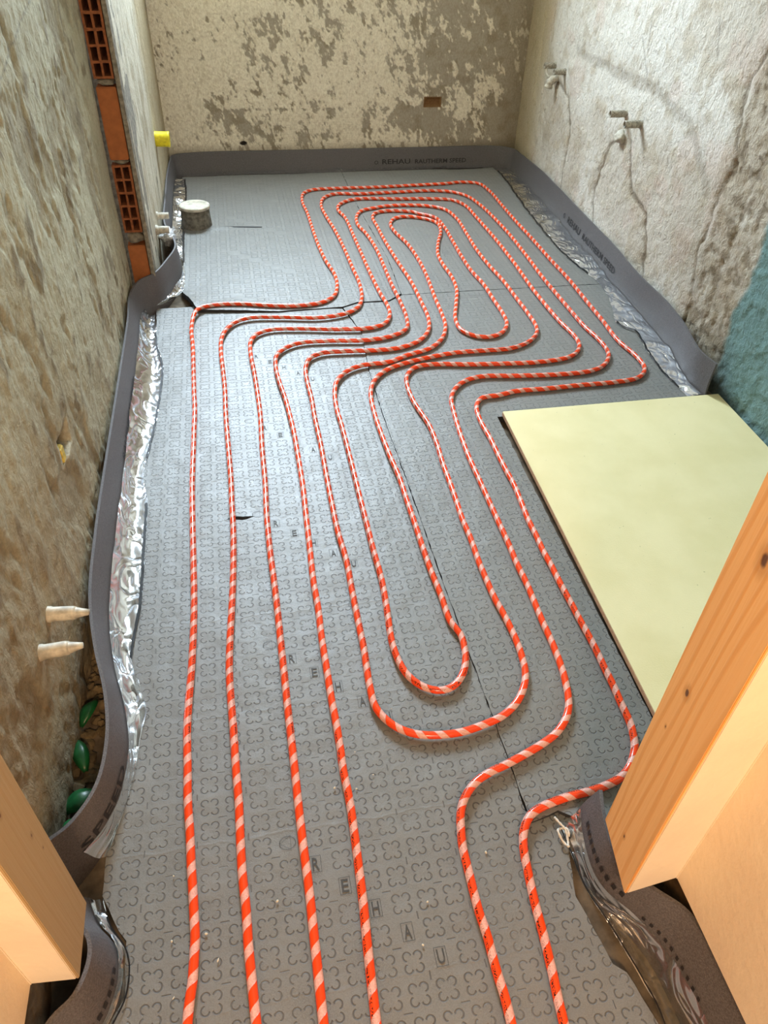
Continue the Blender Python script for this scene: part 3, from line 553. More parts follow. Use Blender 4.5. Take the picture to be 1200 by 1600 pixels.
P2=[(-.07,-.109),(-.099,.39),(-.103,.458),(-.106,.514),(-.107,.573),(-.111,.636),(-.112,.704),(-.112,.782),(-.115,.861),(-.117,.953),(-.12,1.038),(-.121,1.122),(-.116,1.219),(-.108,1.327),(-.1,1.462),(-.095,1.611),(-.095,1.721),(-.094,1.865),(-.097,2.024),(-.1,2.215),(-.099,2.394),(-.103,2.543),(-.107,2.678),(-.102,2.78),(-.078,2.863),(-.035,2.924),(.028,2.95),(.151,2.939),(.316,2.913),(.425,2.934),(.487,2.985),(.52,3.068),(.537,3.223),(.533,3.421),(.529,3.637),(.517,3.91),(.496,4.155),(.492,4.316),(.525,4.44),(.598,4.499),(.735,4.485),(.961,4.495),(1.189,4.5),(1.303,4.466),(1.374,4.387),(1.408,4.245),(1.43,3.979),(1.437,3.738),(1.43,3.438),(1.421,3.199),(1.421,3.033),(1.422,2.854),(1.424,2.688),(1.438,2.564),(1.435,2.47),(1.413,2.412),(1.357,2.351),(1.284,2.323),(1.151,2.319),(.996,2.331),(.863,2.345),(.788,2.319),(.735,2.264),(.707,2.2),(.698,2.14),(.688,2.049),(.68,1.944),(.676,1.853),(.676,1.759),(.676,1.669),(.676,1.585),(.676,1.504),(.676,1.429),(.674,1.35),(.676,1.276),(.674,1.206),(.672,1.139),(.672,1.081),(.67,1.031),(.666,.983),(.658,.937),(.648,.898),(.629,.862),(.592,.826),(.545,.802),(.495,.783),(.454,.769),(.41,.756),(.374,.738),(.346,.711),(.33,.683),(.321,.648),(.315,.613),(.314,.572),(.313,.529),(.313,.491),(.316,.455),(.316,.423),(.316,.392),(.318,.362),(.318,.338),(.317,.315),(.289,-.184)]
P3=[(-.002,-.129),(.01,.371),(.01,.402),(.01,.455),(.01,.52),(.01,.59),(.008,.667),(.007,.75),(.007,.84),(.006,.97),(.006,1.072),(.006,1.176),(.006,1.292),(.005,1.398),(.003,1.513),(.004,1.672),(.01,1.824),(.012,2.008),(.018,2.198),(.017,2.332),(.013,2.49),(.007,2.643),(.014,2.744),(.045,2.803),(.102,2.832),(.223,2.823),(.384,2.795),(.508,2.79),(.576,2.821),(.612,2.886),(.623,2.98),(.613,3.134),(.607,3.326),(.605,3.565),(.603,3.83),(.598,4.106),(.577,4.226),(.593,4.306),(.652,4.372),(.721,4.399),(.937,4.378),(1.154,4.356),(1.266,4.323),(1.316,4.233),(1.331,4.029),(1.339,3.82),(1.342,3.611),(1.338,3.356),(1.329,3.112),(1.33,2.915),(1.335,2.745),(1.348,2.609),(1.339,2.535),(1.305,2.477),(1.248,2.438),(1.128,2.421),(.988,2.427),(.842,2.441),(.698,2.461),(.627,2.448),(.584,2.393),(.57,2.332),(.569,2.212),(.589,2.054),(.589,1.939),(.582,1.824),(.58,1.732),(.577,1.645),(.573,1.556),(.574,1.472),(.571,1.38),(.572,1.305),(.574,1.239),(.58,1.187),(.584,1.132),(.585,1.08),(.582,1.035),(.575,.993),(.56,.958),(.529,.918),(.484,.887),(.431,.871),(.381,.862),(.334,.863),(.289,.871),(.251,.89),(.222,.92),(.203,.959),(.2,1.007),(.202,1.076),(.205,1.134),(.205,1.193),(.206,1.32),(.208,1.441),(.201,1.565),(.201,1.699),(.202,1.82),(.205,2.007),(.204,2.176),(.207,2.272),(.204,2.41),(.209,2.5),(.236,2.573),(.288,2.605),(.377,2.607),(.495,2.601),(.596,2.608),(.688,2.654),(.746,2.732),(.774,2.842),(.78,3.01),(.781,3.22),(.767,3.438),(.755,3.694),(.751,3.957),(.751,4.09),(.78,4.157),(.848,4.182),(.998,4.151),(1.014,4.129),(1.096,4.053),(1.113,3.9),(1.106,3.688),(1.099,3.492),(1.098,3.31),(1.113,3.152),(1.112,2.993),(1.111,2.845),(1.098,2.753),(1.053,2.68),(.996,2.651),(.936,2.663),(.889,2.724),(.89,2.827),(.93,2.966),(.972,3.115),(.985,3.252),(.98,3.398),(.985,3.521),(1.024,3.68),(1.08,3.849),(1.088,3.966),(1.048,4.031),(.947,4.081),(.874,4.065),(.831,3.986),(.829,3.876),(.862,3.682),(.873,3.472),(.868,3.266),(.852,3.052),(.843,2.88),(.83,2.766),(.788,2.661),(.718,2.587),(.618,2.546),(.536,2.503),(.426,2.489),(.364,2.456),(.317,2.394),(.295,2.31),(.287,2.179),(.289,2.128),(.29,1.994),(.29,1.858),(.289,1.709),(.289,1.573),(.289,1.468),(.291,1.352),(.285,1.246),(.28,1.188),(.277,1.138),(.28,1.089),(.291,1.041),(.312,1.006),(.34,.984),(.367,.977),(.394,.984),(.421,1.009),(.441,1.047),(.451,1.093),(.452,1.137),(.438,1.179),(.436,1.274),(.431,1.367),(.429,1.477),(.429,1.573),(.428,1.675),(.428,1.786),(.421,1.892),(.416,2.019),(.415,2.156),(.427,2.299),(.46,2.383),(.52,2.448),(.606,2.489),(.712,2.52),(.818,2.539),(.921,2.539),(1.046,2.543),(1.133,2.583),(1.195,2.651),(1.217,2.715),(1.223,2.843),(1.221,3.006),(1.218,3.181),(1.204,3.372),(1.2,3.577),(1.21,3.798),(1.215,4.021),(1.182,4.172),(1.11,4.233),(.987,4.266),(.841,4.26),(.803,4.244),(.711,4.204),(.666,4.118),(.651,3.987),(.673,3.857),(.689,3.652),(.687,3.403),(.684,3.205),(.687,2.997),(.681,2.854),(.66,2.765),(.586,2.71),(.469,2.687),(.33,2.701),(.211,2.701),(.148,2.668),(.107,2.61),(.096,2.516),(.1,2.424),(.112,2.302),(.116,2.247),(.123,2.091),(.124,1.936),(.123,1.782),(.118,1.643),(.114,1.516),(.109,1.381),(.11,1.281),(.107,1.182),(.107,1.084),(.107,.999),(.109,.927),(.109,.853),(.108,.823),(.111,.749),(.11,.671),(.108,.608),(.106,.549),(.102,.486),(.099,.426),(.096,.355),(.071,-.144)]
def pipe_z(x, y):
    z = 0.0105 + (fbm(x, y, 3.1, 55, 2) - .5) * .0035
    up = (y > 2.98) & (x > -.35)
    lz = 0.010 * np.exp(-((x + .16) / .26) ** 2 - ((y - 3.03) / .09) ** 2)
    return z + np.where(x < .44, lz * sst(y, 2.90, 3.02), 0) + .001
def heating_pipe(pts, label, hue=0):
    q = catmull(pts, 0.010); q = catmull(q[::2], 0.010); x, y = q[:, 0], q[:, 1]; z = pipe_z(x, y)
    P = np.stack([x, y, z], 1); o = tube('heating_pipe', P, 0.0088, M_pipe, n=14, uv=True)
    tag(recenter(o, (float(x[0]), float(y[0]), 0)), label, 'pipe'); return o
heating_pipe(P1, 'orange pipe with pale spiral tape running as the outermost loop')
heating_pipe(P2, 'orange taped pipe forming the second loop, just inside the outermost one')
heating_pipe(P3, 'longest orange taped pipe, third loop inward, winding through both rounded turns and the far spiral')

# ------------------------------------------------------------------ foam edge strips
class Strip:
    def __init__(s, name, st, ztop, label, side=1, zb=-0.028, thick=0.007, loc=None):
        b = catmull([(a[0], a[1]) for a in st], .012); 
        full = catmull([(a[0], a[1], a[2], a[3]) for a in st], .012); s.B = full[:, :2]; s.T = full[:, 2:4]
        d = np.gradient((s.B + s.T) / 2, axis=0); d /= np.linalg.norm(d, axis=1)[:, None] + 1e-9
        s.N = np.stack([d[:, 1], -d[:, 0]], 1) * side            # towards the room
        s.len = np.concatenate([[0], np.cumsum(np.linalg.norm(np.diff((s.B + s.T) / 2, axis=0), axis=1))])
        s.zb = zb; s.zt = np.array([ztop(*t) for t in s.T]) if callable(ztop) else np.full(len(s.B), ztop)
        s.root = empty(name, loc or (float(s.B[len(s.B) // 2, 0]), float(s.B[len(s.B) // 2, 1]), zb)); tag(s.root, label, 'foam strip')
        n = len(s.B); hs = np.linspace(0, 1, 9); m = len(hs); V = []
        for off in (0, -thick):
            for h in hs:
                e = (off if h < 1 else off)
                p = s.B * (1 - h) + s.T * h + s.N * (e + 0.006 * math.sin(h * math.pi) * 1.0)
                V.append(np.column_stack([p, s.zb + (s.zt - s.zb) * h]))
        V = np.stack(V, 1).reshape(-1, 3); K = 2 * m; F = []
        idx = lambda i, k: i * K + k
        ring = list(range(m)) + [m + k for k in range(m - 1, -1, -1)]
        for i in range(n - 1):
            for a, b2 in zip(ring, ring[1:] + ring[:1]): F.append((idx(i, a), idx(i, b2), idx(i + 1, b2), idx(i + 1, a)))
        F.append([idx(0, a) for a in ring]); F.append([idx(n - 1, a) for a in ring][::-1])
        s.foam = mesh_obj('foam_band', V, F, M_foam, s.root, False)
    def surf(s, u, h, off=0.0):
        u = np.asarray(u, float); h = np.asarray(h, float); bx = [np.interp(u, s.len, a) for a in (s.B[:, 0], s.B[:, 1], s.T[:, 0], s.T[:, 1], s.N[:, 0], s.N[:, 1], s.zt)]
        o = off + 0.006 * np.sin(h * np.pi)
        return np.stack([bx[0] * (1 - h) + bx[2] * h + bx[4] * o, bx[1] * (1 - h) + bx[3] * h + bx[5] * o, s.zb + (bx[6] - s.zb) * h], -1)
    def u_at(s, x, y): return float(s.len[np.argmin(np.hypot(s.B[:, 0] - x, s.B[:, 1] - y))])
    def text(s, txt, u0, h0, size, flip=False, width=None, name='printed_lettering', mat=None):
        tv, tf = text_mesh(txt, size); tv = np.array(tv); L = tv[:, 0].max(); k = (width / L) if width else 1.0
        H = s.zt.mean() - s.zb; u = u0 + tv[:, 0] * k * (-1 if flip else 1); h = h0 + tv[:, 1] / H * (-1 if flip else 1)
        V = s.surf(u, h, .0022); o = mesh_obj(name, V, tf, mat or M_print, s.root); o['label'] = 'faint black printed lettering'; return o
M_print = mat_simple('black_print', (0.022, 0.020, 0.022), .7, .2, 200, 0)
M_black = mat_simple('black_print_line', (0.008, 0.008, 0.009), .35, 0, 10, 0)

st = [(-.46, .64, -.475, .645), (-.425, .68, -.44, .69), (-.385, .735, -.400, .722), (-.348, .82, -.361, .79), (-.334, .93, -.350, .895), (-.348, 1.03, -.364, 1.006), (-.380, 1.15, -.396, 1.131), (-.405, 1.30, -.424, 1.291), (-.413, 1.52, -.434, 1.52),
      (-.413, 1.80, -.436, 1.80), (-.412, 2.26, -.436, 2.26), (-.413, 2.73, -.437, 2.73), (-.418, 2.95, -.443, 2.97), (-.39, 3.07, -.415, 3.09), (-.342, 3.15, -.357, 3.162), (-.298, 3.28, -.310, 3.30), (-.270, 3.43, -.278, 3.445), (-.285, 3.60, -.297, 3.60),
      (-.322, 3.76, -.334, 3.75), (-.335, 4.2, -.345, 4.2), (-.335, 4.85, -.346, 4.87), (-.31, 4.97, -.33, 4.995), (-.22, 5.005, -.22, 5.033), (.5, 5.01, .5, 5.040), (1.2, 5.01, 1.2, 5.040), (1.74, 4.99, 1.76, 5.025), (1.805, 4.94, 1.835, 4.97), (1.82, 4.80, 1.848, 4.82)]
for y in (4.4, 4.0, 3.6, 3.2, 2.9): st.append((wr(y) - .040, y, wr(y) - .022 - (.014 if y < 3 else 0), y))
st += [(1.722, 2.6, 1.728, 2.6), (1.700, 2.42, 1.704, 2.42), (1.670, 2.28, 1.672, 2.29), (1.655, 2.18, 1.656, 2.20), (1.66, 2.09, 1.664, 2.10)]
def ztop_main(x, y): return .140 - .026 * float(sst(np.array(y), 4.3, 4.9)) - 0.010 * float(sst(np.array(-x), -1.3, -1.7) * 0)
main = Strip('edge_insulation_strip', st, ztop_main, 'long grey foam strip standing along the left, back and right walls', side=1, loc=(-.41, 1.8, -.028))
ub = main.u_at(.927, 5.01); main.text('REHAU', ub + .05, .36, .045, width=.19); main.text('RAUTHERM SPEED', ub + .27, .36, .040, width=.35)
main.text('O', ub, .36, .035)
ur = main.u_at(1.80, 3.86); main.text('O', ur - .02, .44, .035); main.text('REHAU', ur + .05, .42, .045, width=.20); main.text('RAUTHERM SPEED', ur + .29, .42, .040, width=.46)
ul = main.u_at(-.40, .72); main.text('SPEED', ul + .00, .46, .034, width=.175)
ul = main.u_at(-.41, 1.95); main.text('RAUTHERM SPEED', ul, .40, .03, width=.50)

left2 = Strip('edge_insulation_strip', [(-.392, .655, -.405, .60), (-.372, .60, -.378, .565), (-.340, .56, -.350, .53), (-.327, .50, -.345, .49), (-.340, .44, -.362, .445), (-.372, .39, -.398, .41), (-.405, .30, -.42, .32), (-.415, .1, -.42, .1), (-.415, -.6, -.42, -.6)][::-1], .128,
              'short grey foam strip curling out under the left timber post', side=1)
for k in range(7):
    u_ = left2.u_at(-.330, .525) - .012 - k * .0155; w_ = .0045
    V = left2.surf([u_ - w_, u_ + w_, u_ + w_, u_ - w_], [.40, .40, .48, .48], .0022); o = mesh_obj('printed_mark', V, [(0, 1, 2, 3)], M_print, left2.root)
left2.text('A', left2.u_at(-.372, .39) - .02, .40, .045)
right2 = Strip('edge_insulation_strip', [(.562, .645, .578, .625), (.548, .60, .566, .585), (.538, .545, .556, .52), (.545, .485, .566, .468), (.578, .43, .602, .428), (.602, .37, .636, .388), (.612, .28, .650, .31), (.615, .15, .653, .15), (.615, -.6, .653, -.6)], .130,
               'short grey foam strip curling under the right timber post and plastered reveal', side=1)
for k in range(9):
    u_ = right2.u_at(.548, .60) + .004 + k * .0165
    V = right2.surf([u_ - .004, u_ + .004, u_ + .004, u_ - .004], [.62, .60, .68, .70], .0022); mesh_obj('printed_mark', V, [(0, 1, 2, 3)], M_print, right2.root)
for k in range(10):
    u_ = right2.u_at(.578, .43) + .012 + k * .016
    V = right2.surf([u_ - .003, u_ + .003, u_ + .003, u_ - .003], [.50, .50, .55, .55], .0022); mesh_obj('printed_mark', V, [(0, 1, 2, 3)], M_print, right2.root)

# ------------------------------------------------------------------ clear film flaps hanging off the foam
def film(strip, outer, u0, u1, h0, name='clear_film', seed=1, line=None, zoff=.004, amp=.010):
    """outer: polyline (x,y) of the free edge lying on the mat"""
    E_ = catmull(outer, .01); el = np.concatenate([[0], np.cumsum(np.linalg.norm(np.diff(E_, axis=0), axis=1))]); el /= el[-1]
    n = max(20, int(abs(u1 - u0) / .007)); m = 14; t = np.linspace(0, 1, n); us_ = u0 + (u1 - u0) * t
    hj = h0 + (fbm(t * n * .05, t * 0 + seed, 1.0, seed, 3) - .5) * .16
    A = strip.surf(us_, hj, .0035); O = np.column_stack([np.interp(t, el, E_[:, 0]), np.interp(t, el, E_[:, 1]), np.full(n, zoff)])
    V = np.zeros((n, m, 3))
    for j in range(m):
        s_ = j / (m - 1); V[:, j] = A * (1 - s_) + O * s_; V[:, j, 2] -= .020 * math.sin(s_ * math.pi) * (A[:, 2] > .02)
    w = fbm(us_[:, None] * np.ones(m) * 1.0 + np.linspace(0, 1, m) * .02, np.ones((n, 1)) * np.linspace(0, 1, m) * .06, 13, seed + 400, 2, .5)
    w = np.abs(w - .5) * 2
    V[:, :, 2] += w * amp * np.sin(np.linspace(0.15, 1, m) * np.pi * .85)[None, :] ; V[:, :, 2] = np.maximum(V[:, :, 2], zoff - .001)
    V[:, 1:, 0] += (w[:, 1:] - .3) * .004
    o = mesh_obj(name, V.reshape(-1, 3), grid_faces(n, m), M_film if strip is main else M_film2, strip.root, True); o['label'] = 'glossy crinkled clear film flap'
    if line:
        for a, b, wd in line:
            i0, i1 = int(a * (n - 1)), int(b * (n - 1)); pp = V[i0:i1 + 1, m - 2] * .75 + V[i0:i1 + 1, m - 1] * .25; pp[:, 2] = np.maximum(pp[:, 2], zoff) + .0025
            d = np.gradient(pp[:, :2], axis=0); d /= np.linalg.norm(d, axis=1)[:, None] + 1e-9; nn = np.stack([-d[:, 1], d[:, 0]], 1)
            jj = (rng.random(len(pp)) * .5 + .75)[:, None]
            LV = np.concatenate([np.column_stack([pp[:, :2] + nn * wd * jj, pp[:, 2]]), np.column_stack([pp[:, :2] - nn * wd * jj, pp[:, 2]])]); k = len(pp)
            q = mesh_obj('black_edge_line', LV, [(i, i + 1, k + i + 1, k + i) for i in range(k - 1)], M_black, o)
            q.matrix_parent_inverse = Matrix.Identity(4)
            q['label'] = 'thin black line along the film edge'
            q.parent = o; q.location = (0, 0, 0)
    return o
uL0, uL1 = main.u_at(-.400, .72), main.u_at(-.418, 3.02)
film(main, [(-.365, .72), (-.335, .83), (-.322, .92), (-.314, 1.00), (-.308, 1.04), (-.330, 1.12), (-.350, 1.18), (-.338, 1.364), (-.340, 1.60), (-.343, 1.777), (-.362, 1.92), (-.345, 2.10), (-.330, 2.3), (-.325, 2.6), (-.355, 2.78), (-.368, 2.95), (-.375, 3.05)], uL0, uL1, .46, seed=3,
     line=[(.21, .46, .0035), (.56, .93, .003)])
film(main, [(-.365, 3.13), (-.31, 3.18), (-.262, 3.27), (-.255, 3.40), (-.262, 3.55)], main.u_at(-.40, 3.06), main.u_at(-.28, 3.56), .30, seed=5, amp=.018)
film(main, [(-.262, 3.60), (-.268, 3.9), (-.270, 4.2), (-.262, 4.6), (-.275, 4.90)], main.u_at(-.29, 3.62), main.u_at(-.335, 4.85), .28, seed=8, line=[(0.0, .30, .0045), (.42, .98, .0045)], amp=.006)
film(main, [(-.27, 4.93), (0, 4.945), (.15, 4.935), (.45, 4.925), (.8, 4.95), (1.3, 4.955), (1.45, 4.93), (1.70, 4.945)], main.u_at(-.31, 4.97), main.u_at(1.74, 4.99), .22, seed=9, line=[(.17, .37, .003), (.80, .97, .006)], amp=.008)
film(main, [(1.72, 4.93), (1.712, 4.713), (1.655, 4.072), (1.635, 3.463), (1.672, 3.07), (1.63, 2.86), (1.585, 2.72), (1.60, 2.66), (1.63, 2.62), (1.61, 2.50), (1.588, 2.30), (1.60, 2.11)], main.u_at(1.80, 4.93), main.u_at(1.66, 2.10), .22, seed=12, line=[(.02, .60, .0035), (.78, .98, .003)], amp=.014)
film(left2, [(-.335, .30), (-.335, .42), (-.312, .47), (-.315, .54), (-.345, .585), (-.365, .64)], left2.u_at(-.405, .30), left2.u_at(-.392, .65), .30, seed=15, line=[(.2, .9, .0015)], amp=.006)
film(right2, [(.520, .635), (.522, .57), (.525, .50), (.545, .42), (.560, .36), (.570, .28), (.575, .15)], right2.u_at(.562, .64), right2.u_at(.603, .15), .50, seed=18, line=[(.03, .97, .0014)], amp=.010)

# ------------------------------------------------------------------ pale board over the shower recess
def mat_board_face():
    t = NT('pale_green_yellow_board'); P = t.pos(); n = t.noise(P, 5, 4); s = t.ramp(t.noise(P, 120, 1), .80, .82)
    c = t.mix(t.ramp(n, .3, .7), (0.70, 0.62, 0.34), (0.76, 0.68, 0.40)); t.set(col=t.mix(s, c, (.2, .2, .1)), rough=.5, spec=.3); t.bump(t.noise(P, 200, 3), .0004); return t.m
M_bf = mat_board_face(); M_be = mat_simple('board_core', (0.60, 0.38, 0.24), .8, .12, 90, .0004)
root = empty('cover_board', (1.28, 1.4, -.03)); tag(root, 'large pale yellow-green board lying flat beside the blue-green wall', 'board')
Q = [(.865, 2.087), (1.708, 2.087), (1.700, 1.775), (1.65, .60), (.820, .60), (.829, .835)]
prism('board_sheet', Q, .0035, .0185, M_be, root, bev=.0008); 
Q2 = [(a + (.0008 if a < 1 else -.0008), b + (-.0008 if b > 2 else 0.0008 if b < .7 else 0)) for a, b in Q]
o = prism('board_facing', Q2, .0186, .0200, M_bf, root); o['label'] = 'smooth pale yellow-green facing'
for x, y in ((1.0, 1.0), (1.0, 1.85), (1.55, 1.0), (1.55, 1.85)): o = box('support_batten', (x - .03, y - .2, -.03), (x + .03, y + .2, .0035), M_be, root)

# ------------------------------------------------------------------ pipe stubs and plugs
M_steel = mat_simple('dirty_galvanised', (0.46, 0.42, 0.33), .6, .30, 120, .001, .5, 0)
M_dark = mat_simple('dark_bore', (0.012, 0.011, 0.01), .9, 0, 10, 0)
def wall_stub(y, z, x0, L, r, label, nx=-1, mat=None, collar=True, tilt=0.0):
    mat = mat or M_steel
    root = empty('wall_pipe_stub', (x0, y, z)); tag(root, label, 'pipe stub', None)
    ax = (nx, tilt, 0); q = Vector(ax).normalized()
    lathe('tube_body', [(r, -0.02), (r, L * .3), (r * 1.04, L * .32), (r * 1.04, L * .62), (r * .98, L * .64), (r, L - .004), (r * .97, L), (r * .72, L), (r * .70, L - .012)], (x0, y, z), ax, mat, root, 24, .02, int(y * 10))
    c = Vector((x0, y, z)) + q * (L - .010); lathe('bore', [(r * .70, 0), (r * .3, 0.0004)], c, ax, M_dark, root, 20)
    if collar: lathe('wall_elbow', [(r * 1.35, -.03), (r * 1.35, .002), (r * 1.2, .008), (r * 1.0, .010)], (x0, y, z), ax, mat, root, 24, .05, 5)
    return root
xw = wr
wall_stub(4.503, .666, 1.855 + .004, .068, .0150, 'far upper stub of the far pair, short bare pipe end on the right wall')
wall_stub(4.326, .667, 1.846 + .004, .070, .0150, 'grey pipe end on the right wall just above the bent wrapped stub')
wall_stub(3.450, .658, 1.800 + .004, .083, .0150, 'upper grey pipe end of the nearer pair on the right wall')
wall_stub(3.277, .655, 1.791 + .004, .083, .0155, 'nearest grey pipe end on the right wall, lower one of the nearer pair')
M_wrap = mat_simple('plaster_smeared_wrap', (0.60, 0.56, 0.46), .7, .2, 60, .002)
def wrapped(y, z, x0, label, s=1.0, seed=1):
    root = empty('wrapped_drain_elbow', (x0, y, z)); tag(root, label, 'pipe stub')
    P = catmull([(x0 + .02, y, z + .03 * s), (x0 - .015 * s, y, z + .025 * s), (x0 - .038 * s, y + .004, z + .008 * s), (x0 - .045 * s, y + .008, z - .022 * s)], .004)
    tube('elbow', P, .021 * s, M_wrap, root, 16, rfn=lambda n: 1 + .12 * np.sin(np.arange(n) * 1.3))
    tube('wrap_tail', catmull([(x0 - .035 * s, y + .02, z + .02), (x0 - .05 * s, y + .05, z + .045), (x0 - .045 * s, y + .06, z + .075)], .004), .006, M_wrap, root, 8)
    e = P[-1]; lathe('bore', [(.015 * s, 0), (.004, .0004)], (e[0], e[1], e[2]), (-.15, .05, -1), M_dark, root, 16); return root
wrapped(4.435, .590, 1.852, 'white wrapped elbow stub below the far pair of pipe ends', 1.0)
lm = lump('plugged_drain_stub', (1.795, 3.44, .562), (.026, .040, .028), M_wrap, 4, amp=.5); recenter(lm, (1.80, 3.44, .55)); tag(lm, 'lumpy plastered-over stub below the nearer pair of pipe ends', 'pipe stub')
M_white = mat_simple('dusty_white_plastic', (0.62, 0.57, 0.45), .5, .22, 55, .0008, .5)
def plug(y, z, L, r, label, tilt):
    root = empty('wall_plug', (-.455, y, z)); tag(root, label, 'pipe plug')
    ax = (1, tilt, 0.02)
    lathe('plug_body', [(r * 1.12, -.01), (r * 1.12, .006), (r, .010), (r * .96, L * .60), (r * .86, L * .68)], (-.455, y, z), ax, M_white, root, 24, .015, 3)
    q = Vector(ax).normalized(); c = Vector((-.455, y, z)) + q * L * .68
    lathe('plug_tip', [(r * .86, 0), (r * .60, L * .18), (r * .42, L * .32)], c, ax, M_white, root, 20, .01, 2, squash=.8)
plug(1.100, .292, .082, .0150, 'upper dusty white plug sticking out of the left wall', -.10)
plug(.999, .294, .080, .0150, 'lower stained white plug on the left wall, the one nearer the doorway', .06)
s_ = wall_stub(3.66, .205, -.36, .055, .015, 'upper short pipe end on the far left wall above the foam', 1, M_wrap)
s_ = wall_stub(3.55, .180, -.36, .055, .016, 'lower short pipe end on the far left wall above the foil knot', 1, M_wrap)
M_foil = NT('silvery_wrap'); M_foil.set(col=(.72, .74, .76), metal=.7, rough=.25); M_foil.bump(M_foil.noise(M_foil.pos(), 70, 4, .6, 1.5), .01); M_foil = M_foil.m
lm = lump('crumpled_foil_wrap', (-.318, 3.60, .125), (.035, .055, .038), M_foil, 9, amp=.8); recenter(lm, (-.35, 3.60, .12)); tag(lm, 'crumpled silvery wrap around a stub just left of the capped drain', 'foil')
# yellow sleeve
M_yel = mat_simple('yellow_plastic', (0.85, 0.72, 0.02), .4, .15, 60, .0005, .5)
root = empty('yellow_sleeve', (-.36, 4.258, .389)); tag(root, 'bright yellow plastic sleeve sticking out of the far left wall', 'pipe sleeve')
lathe('sleeve_tube', [(.036, -.03), (.036, .060), (.0375, .063), (.0375, .070), (.033, .070), (.033, .045)], (-.36, 4.258, .389), (1, 0, -.05), M_yel, root, 32, .01, 1)
# capped drain stub
M_cem = mat_simple('cement_smeared_pipe', (0.20, 0.185, 0.15), .9, .3, 50, .003); M_cap = mat_simple('dusty_cap', (0.62, 0.58, 0.47), .75, .2, 40, .001)
root = empty('capped_drain_stub', (-.203, 4.075, 0)); tag(root, 'round cement-smeared drain stub with pale dusty cap standing on the far mat', 'drain stub')
lathe('stub_body', [(.082, -.01), (.080, .01), (.077, .04), (.073, .095)], (-.203, 4.09, 0), (0, 0, 1), M_cem, root, 40, .03, 2)
lathe('stub_cap', [(.072, .0), (.079, .001), (.0795, .012), (.077, .016), (.062, .017), (.058, .012), (.02, .012)], (-.203, 4.09, .095), (0, 0, 1), M_cap, root, 40, .01, 1)
# seam slit running right from the stub
V = [(-.12, 4.045, .0045), (.138, 4.02, .0045), (.138, 4.032, .0045), (-.12, 4.068, .0045)]
mesh_obj('seam_slit', V, [(0, 1, 2, 3)], M_matside, a3)
# yellow material glimpsed in the wall hole
ch = prism('yellow_chip', [(-.500, 1.530), (-.462, 1.530), (-.462, 1.560), (-.500, 1.560)], .352, .395, mat_simple('ochre_foam', (0.78, 0.58, 0.12), .7, .2, 60, .001), bev=.004)
recenter(ch, (-.485, 1.56, .345)); tag(ch, 'yellow scrap showing inside the diamond-shaped hole in the left wall', 'scrap')
# rubble and green plastic scraps in the gap behind the left foam
M_rub = mat_simple('brown_rubble', (0.20, 0.15, 0.08), .95, .3, 40, .003)
bm = bmesh.new()
for k in range(90):
    c = (random.uniform(-.462, -.395), random.uniform(.70, 1.28), -.026); r_ = random.uniform(.005, .017); mt = Matrix.Translation(c) @ Matrix.Rotation(random.random() * 6, 4, 'Z') @ Matrix.Diagonal((r_, r_ * random.uniform(.6, 1.3), r_ * .6, 1))
    g = bmesh.ops.create_icosphere(bm, subdivisions=1, radius=1, matrix=mt)
    for v in g['verts']: v.co += Vector([random.uniform(-.2, .2) * r_ for _ in range(3)])
o = bm_obj('rubble', bm, M_rub); tag(o, 'brown rubble and grit in the gap behind the left foam strip', 'rubble', None, 'stuff')
M_green = mat_simple('green_plastic', (0.012, 0.13, 0.035), .35, .2, 50, .0005, .5)
def shard(c, L, w, rot, label, bend=.02, seed=0):
    n, m = 9, 4; V = []
    for i in range(n):
        t = i / (n - 1) - .5
        for j in range(m):
            s = j / (m - 1) - .5; ww = w * (1 - .75 * abs(t * 2) ** 2)
            x, y, z = t * L, s * ww, bend * math.cos(t * 2.6) - .5 * w * s * s
            V.append((x * math.cos(rot) - y * math.sin(rot) + c[0], x * math.sin(rot) + y * math.cos(rot) + c[1], z + c[2]))
    f = grid_faces(n, m); o = mesh_obj('green_plastic_scrap', V, f, M_green, None, True); md = o.modifiers.new('s', 'SOLIDIFY'); md.thickness = .003
    recenter(o, c); return tag(o, label, 'scrap', 'green scraps in the gap behind the foam')
shard((-.436, 1.060, -.005), .075, .030, 1.2, 'dark green plastic scrap behind the foam, farthest from the left post', .02)
shard((-.442, .955, -.008), .085, .034, 1.9, 'curved green plastic scrap in the middle of the gap behind the foam', .018)
shard((-.430, .845, -.005), .075, .045, .5, 'wide bright green scrap under the foam bend', .02)
shard((-.447, .79, -.008), .060, .028, 1.1, 'small green scrap closest to the left timber post', .015)
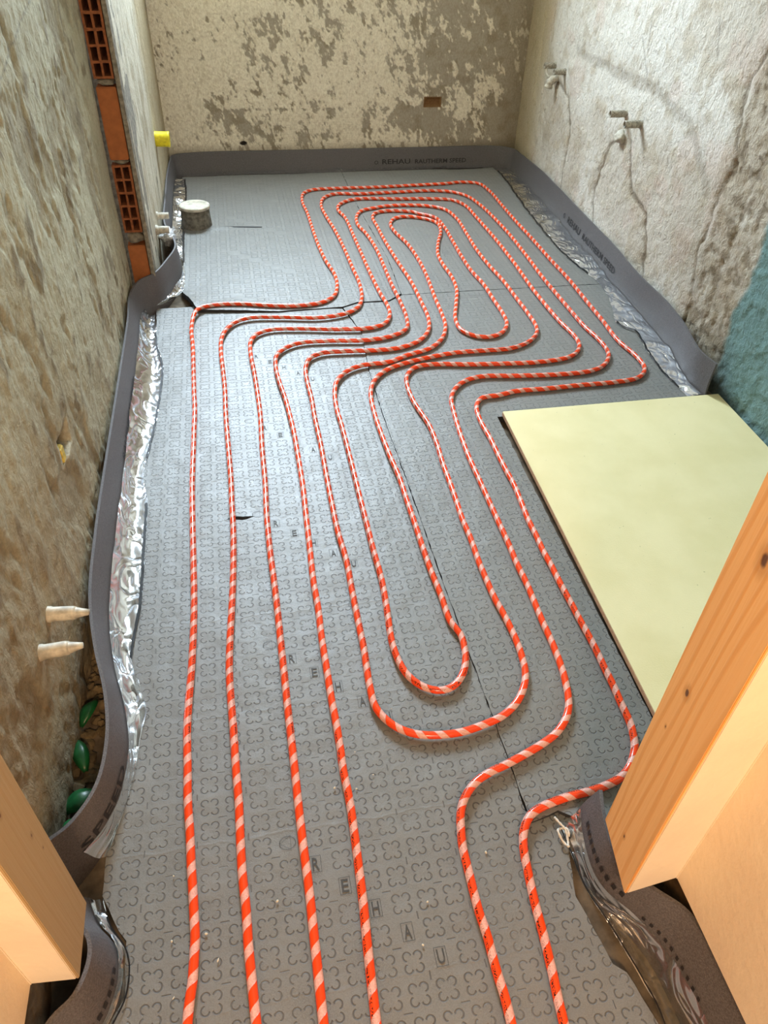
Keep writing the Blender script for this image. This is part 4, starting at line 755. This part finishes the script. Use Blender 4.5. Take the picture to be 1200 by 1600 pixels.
# white string loop by the mat corner near the right post
M_str = mat_simple('white_string', (0.66, 0.62, 0.54), .9, .1, 200, .0005)
a_ = np.linspace(0, 2 * np.pi * .93, 26)
P = np.stack([.522 + .008 * np.cos(a_) + .004 * np.sin(a_ * 2), .598 + .020 * np.sin(a_), .010 + .004 * np.sin(a_ * 3)], 1)
P = np.vstack([P, [[.528, .612, .012], [.520, .628, .014], [.516, .640, .012]]])
o = tube('string_loop', catmull(P, .003), .0024, M_str, n=7, rfn=lambda n: 1 + .25 * np.sin(np.arange(n) * 2.1)); recenter(o, (.522, .60, .004)); tag(o, 'knotted loop of white string lying by the foam near the right post', 'string')
# crumbs
M_cr = mat_simple('plaster_crumb', (0.70, 0.64, 0.50), .9, .1, 200, .0005)
cr = [(.09, .83), (.105, .80), (.13, .775), (.085, .785), (.14, .86), (.17, .80), (-.24, .545), (-.18, .547), (-.235, .455), (-.24, .66), (.225, .53), (.36, .60), (.24, .955), (-.16, .50), (.20, .46), (-.05, .58)]
proto = None
where = ['in the small cluster, just above its leftmost one', 'in the middle of the small cluster right of the fourth pipe', 'lowest in the small cluster right of the fourth pipe', 'leftmost in the small cluster, closest to the fourth pipe', 'uppermost in the small cluster right of the fourth pipe', 'rightmost in the small cluster right of the fourth pipe', 'left of the first pipe, level with the left foam bulge', 'just right of the first pipe, a rounded speck', 'lowest one left of the first pipe, a slim sliver', 'highest one left of the first pipe', 'between the fourth pipe and the next one, nearer the letter A', 'between the two rightmost pipe ends, above the other ones', 'between the two nested rounded pipe turns', 'sliver lying between the first and second pipes', 'lowest one right of the fourth pipe', 'between the second and third pipes']
for k, (x, y) in enumerate(cr):
    if proto is None:
        proto = lump('plaster_crumb', (0, 0, 0), (.0028, .0018, .0014), M_cr, 2, sub=1, amp=.6); o = proto
    else: o = proto.copy(); COL.objects.link(o)
    o.location = (x, y, .0018); o.rotation_euler = (0, 0, k * 1.3); sc = .7 + .25 * (k % 4); o.scale = (sc * (2.0 if k in (8, 13) else 1), sc, sc)
    tag(o, 'tiny pale crumb ' + where[k], 'crumb', 'pale crumbs on the near mat')
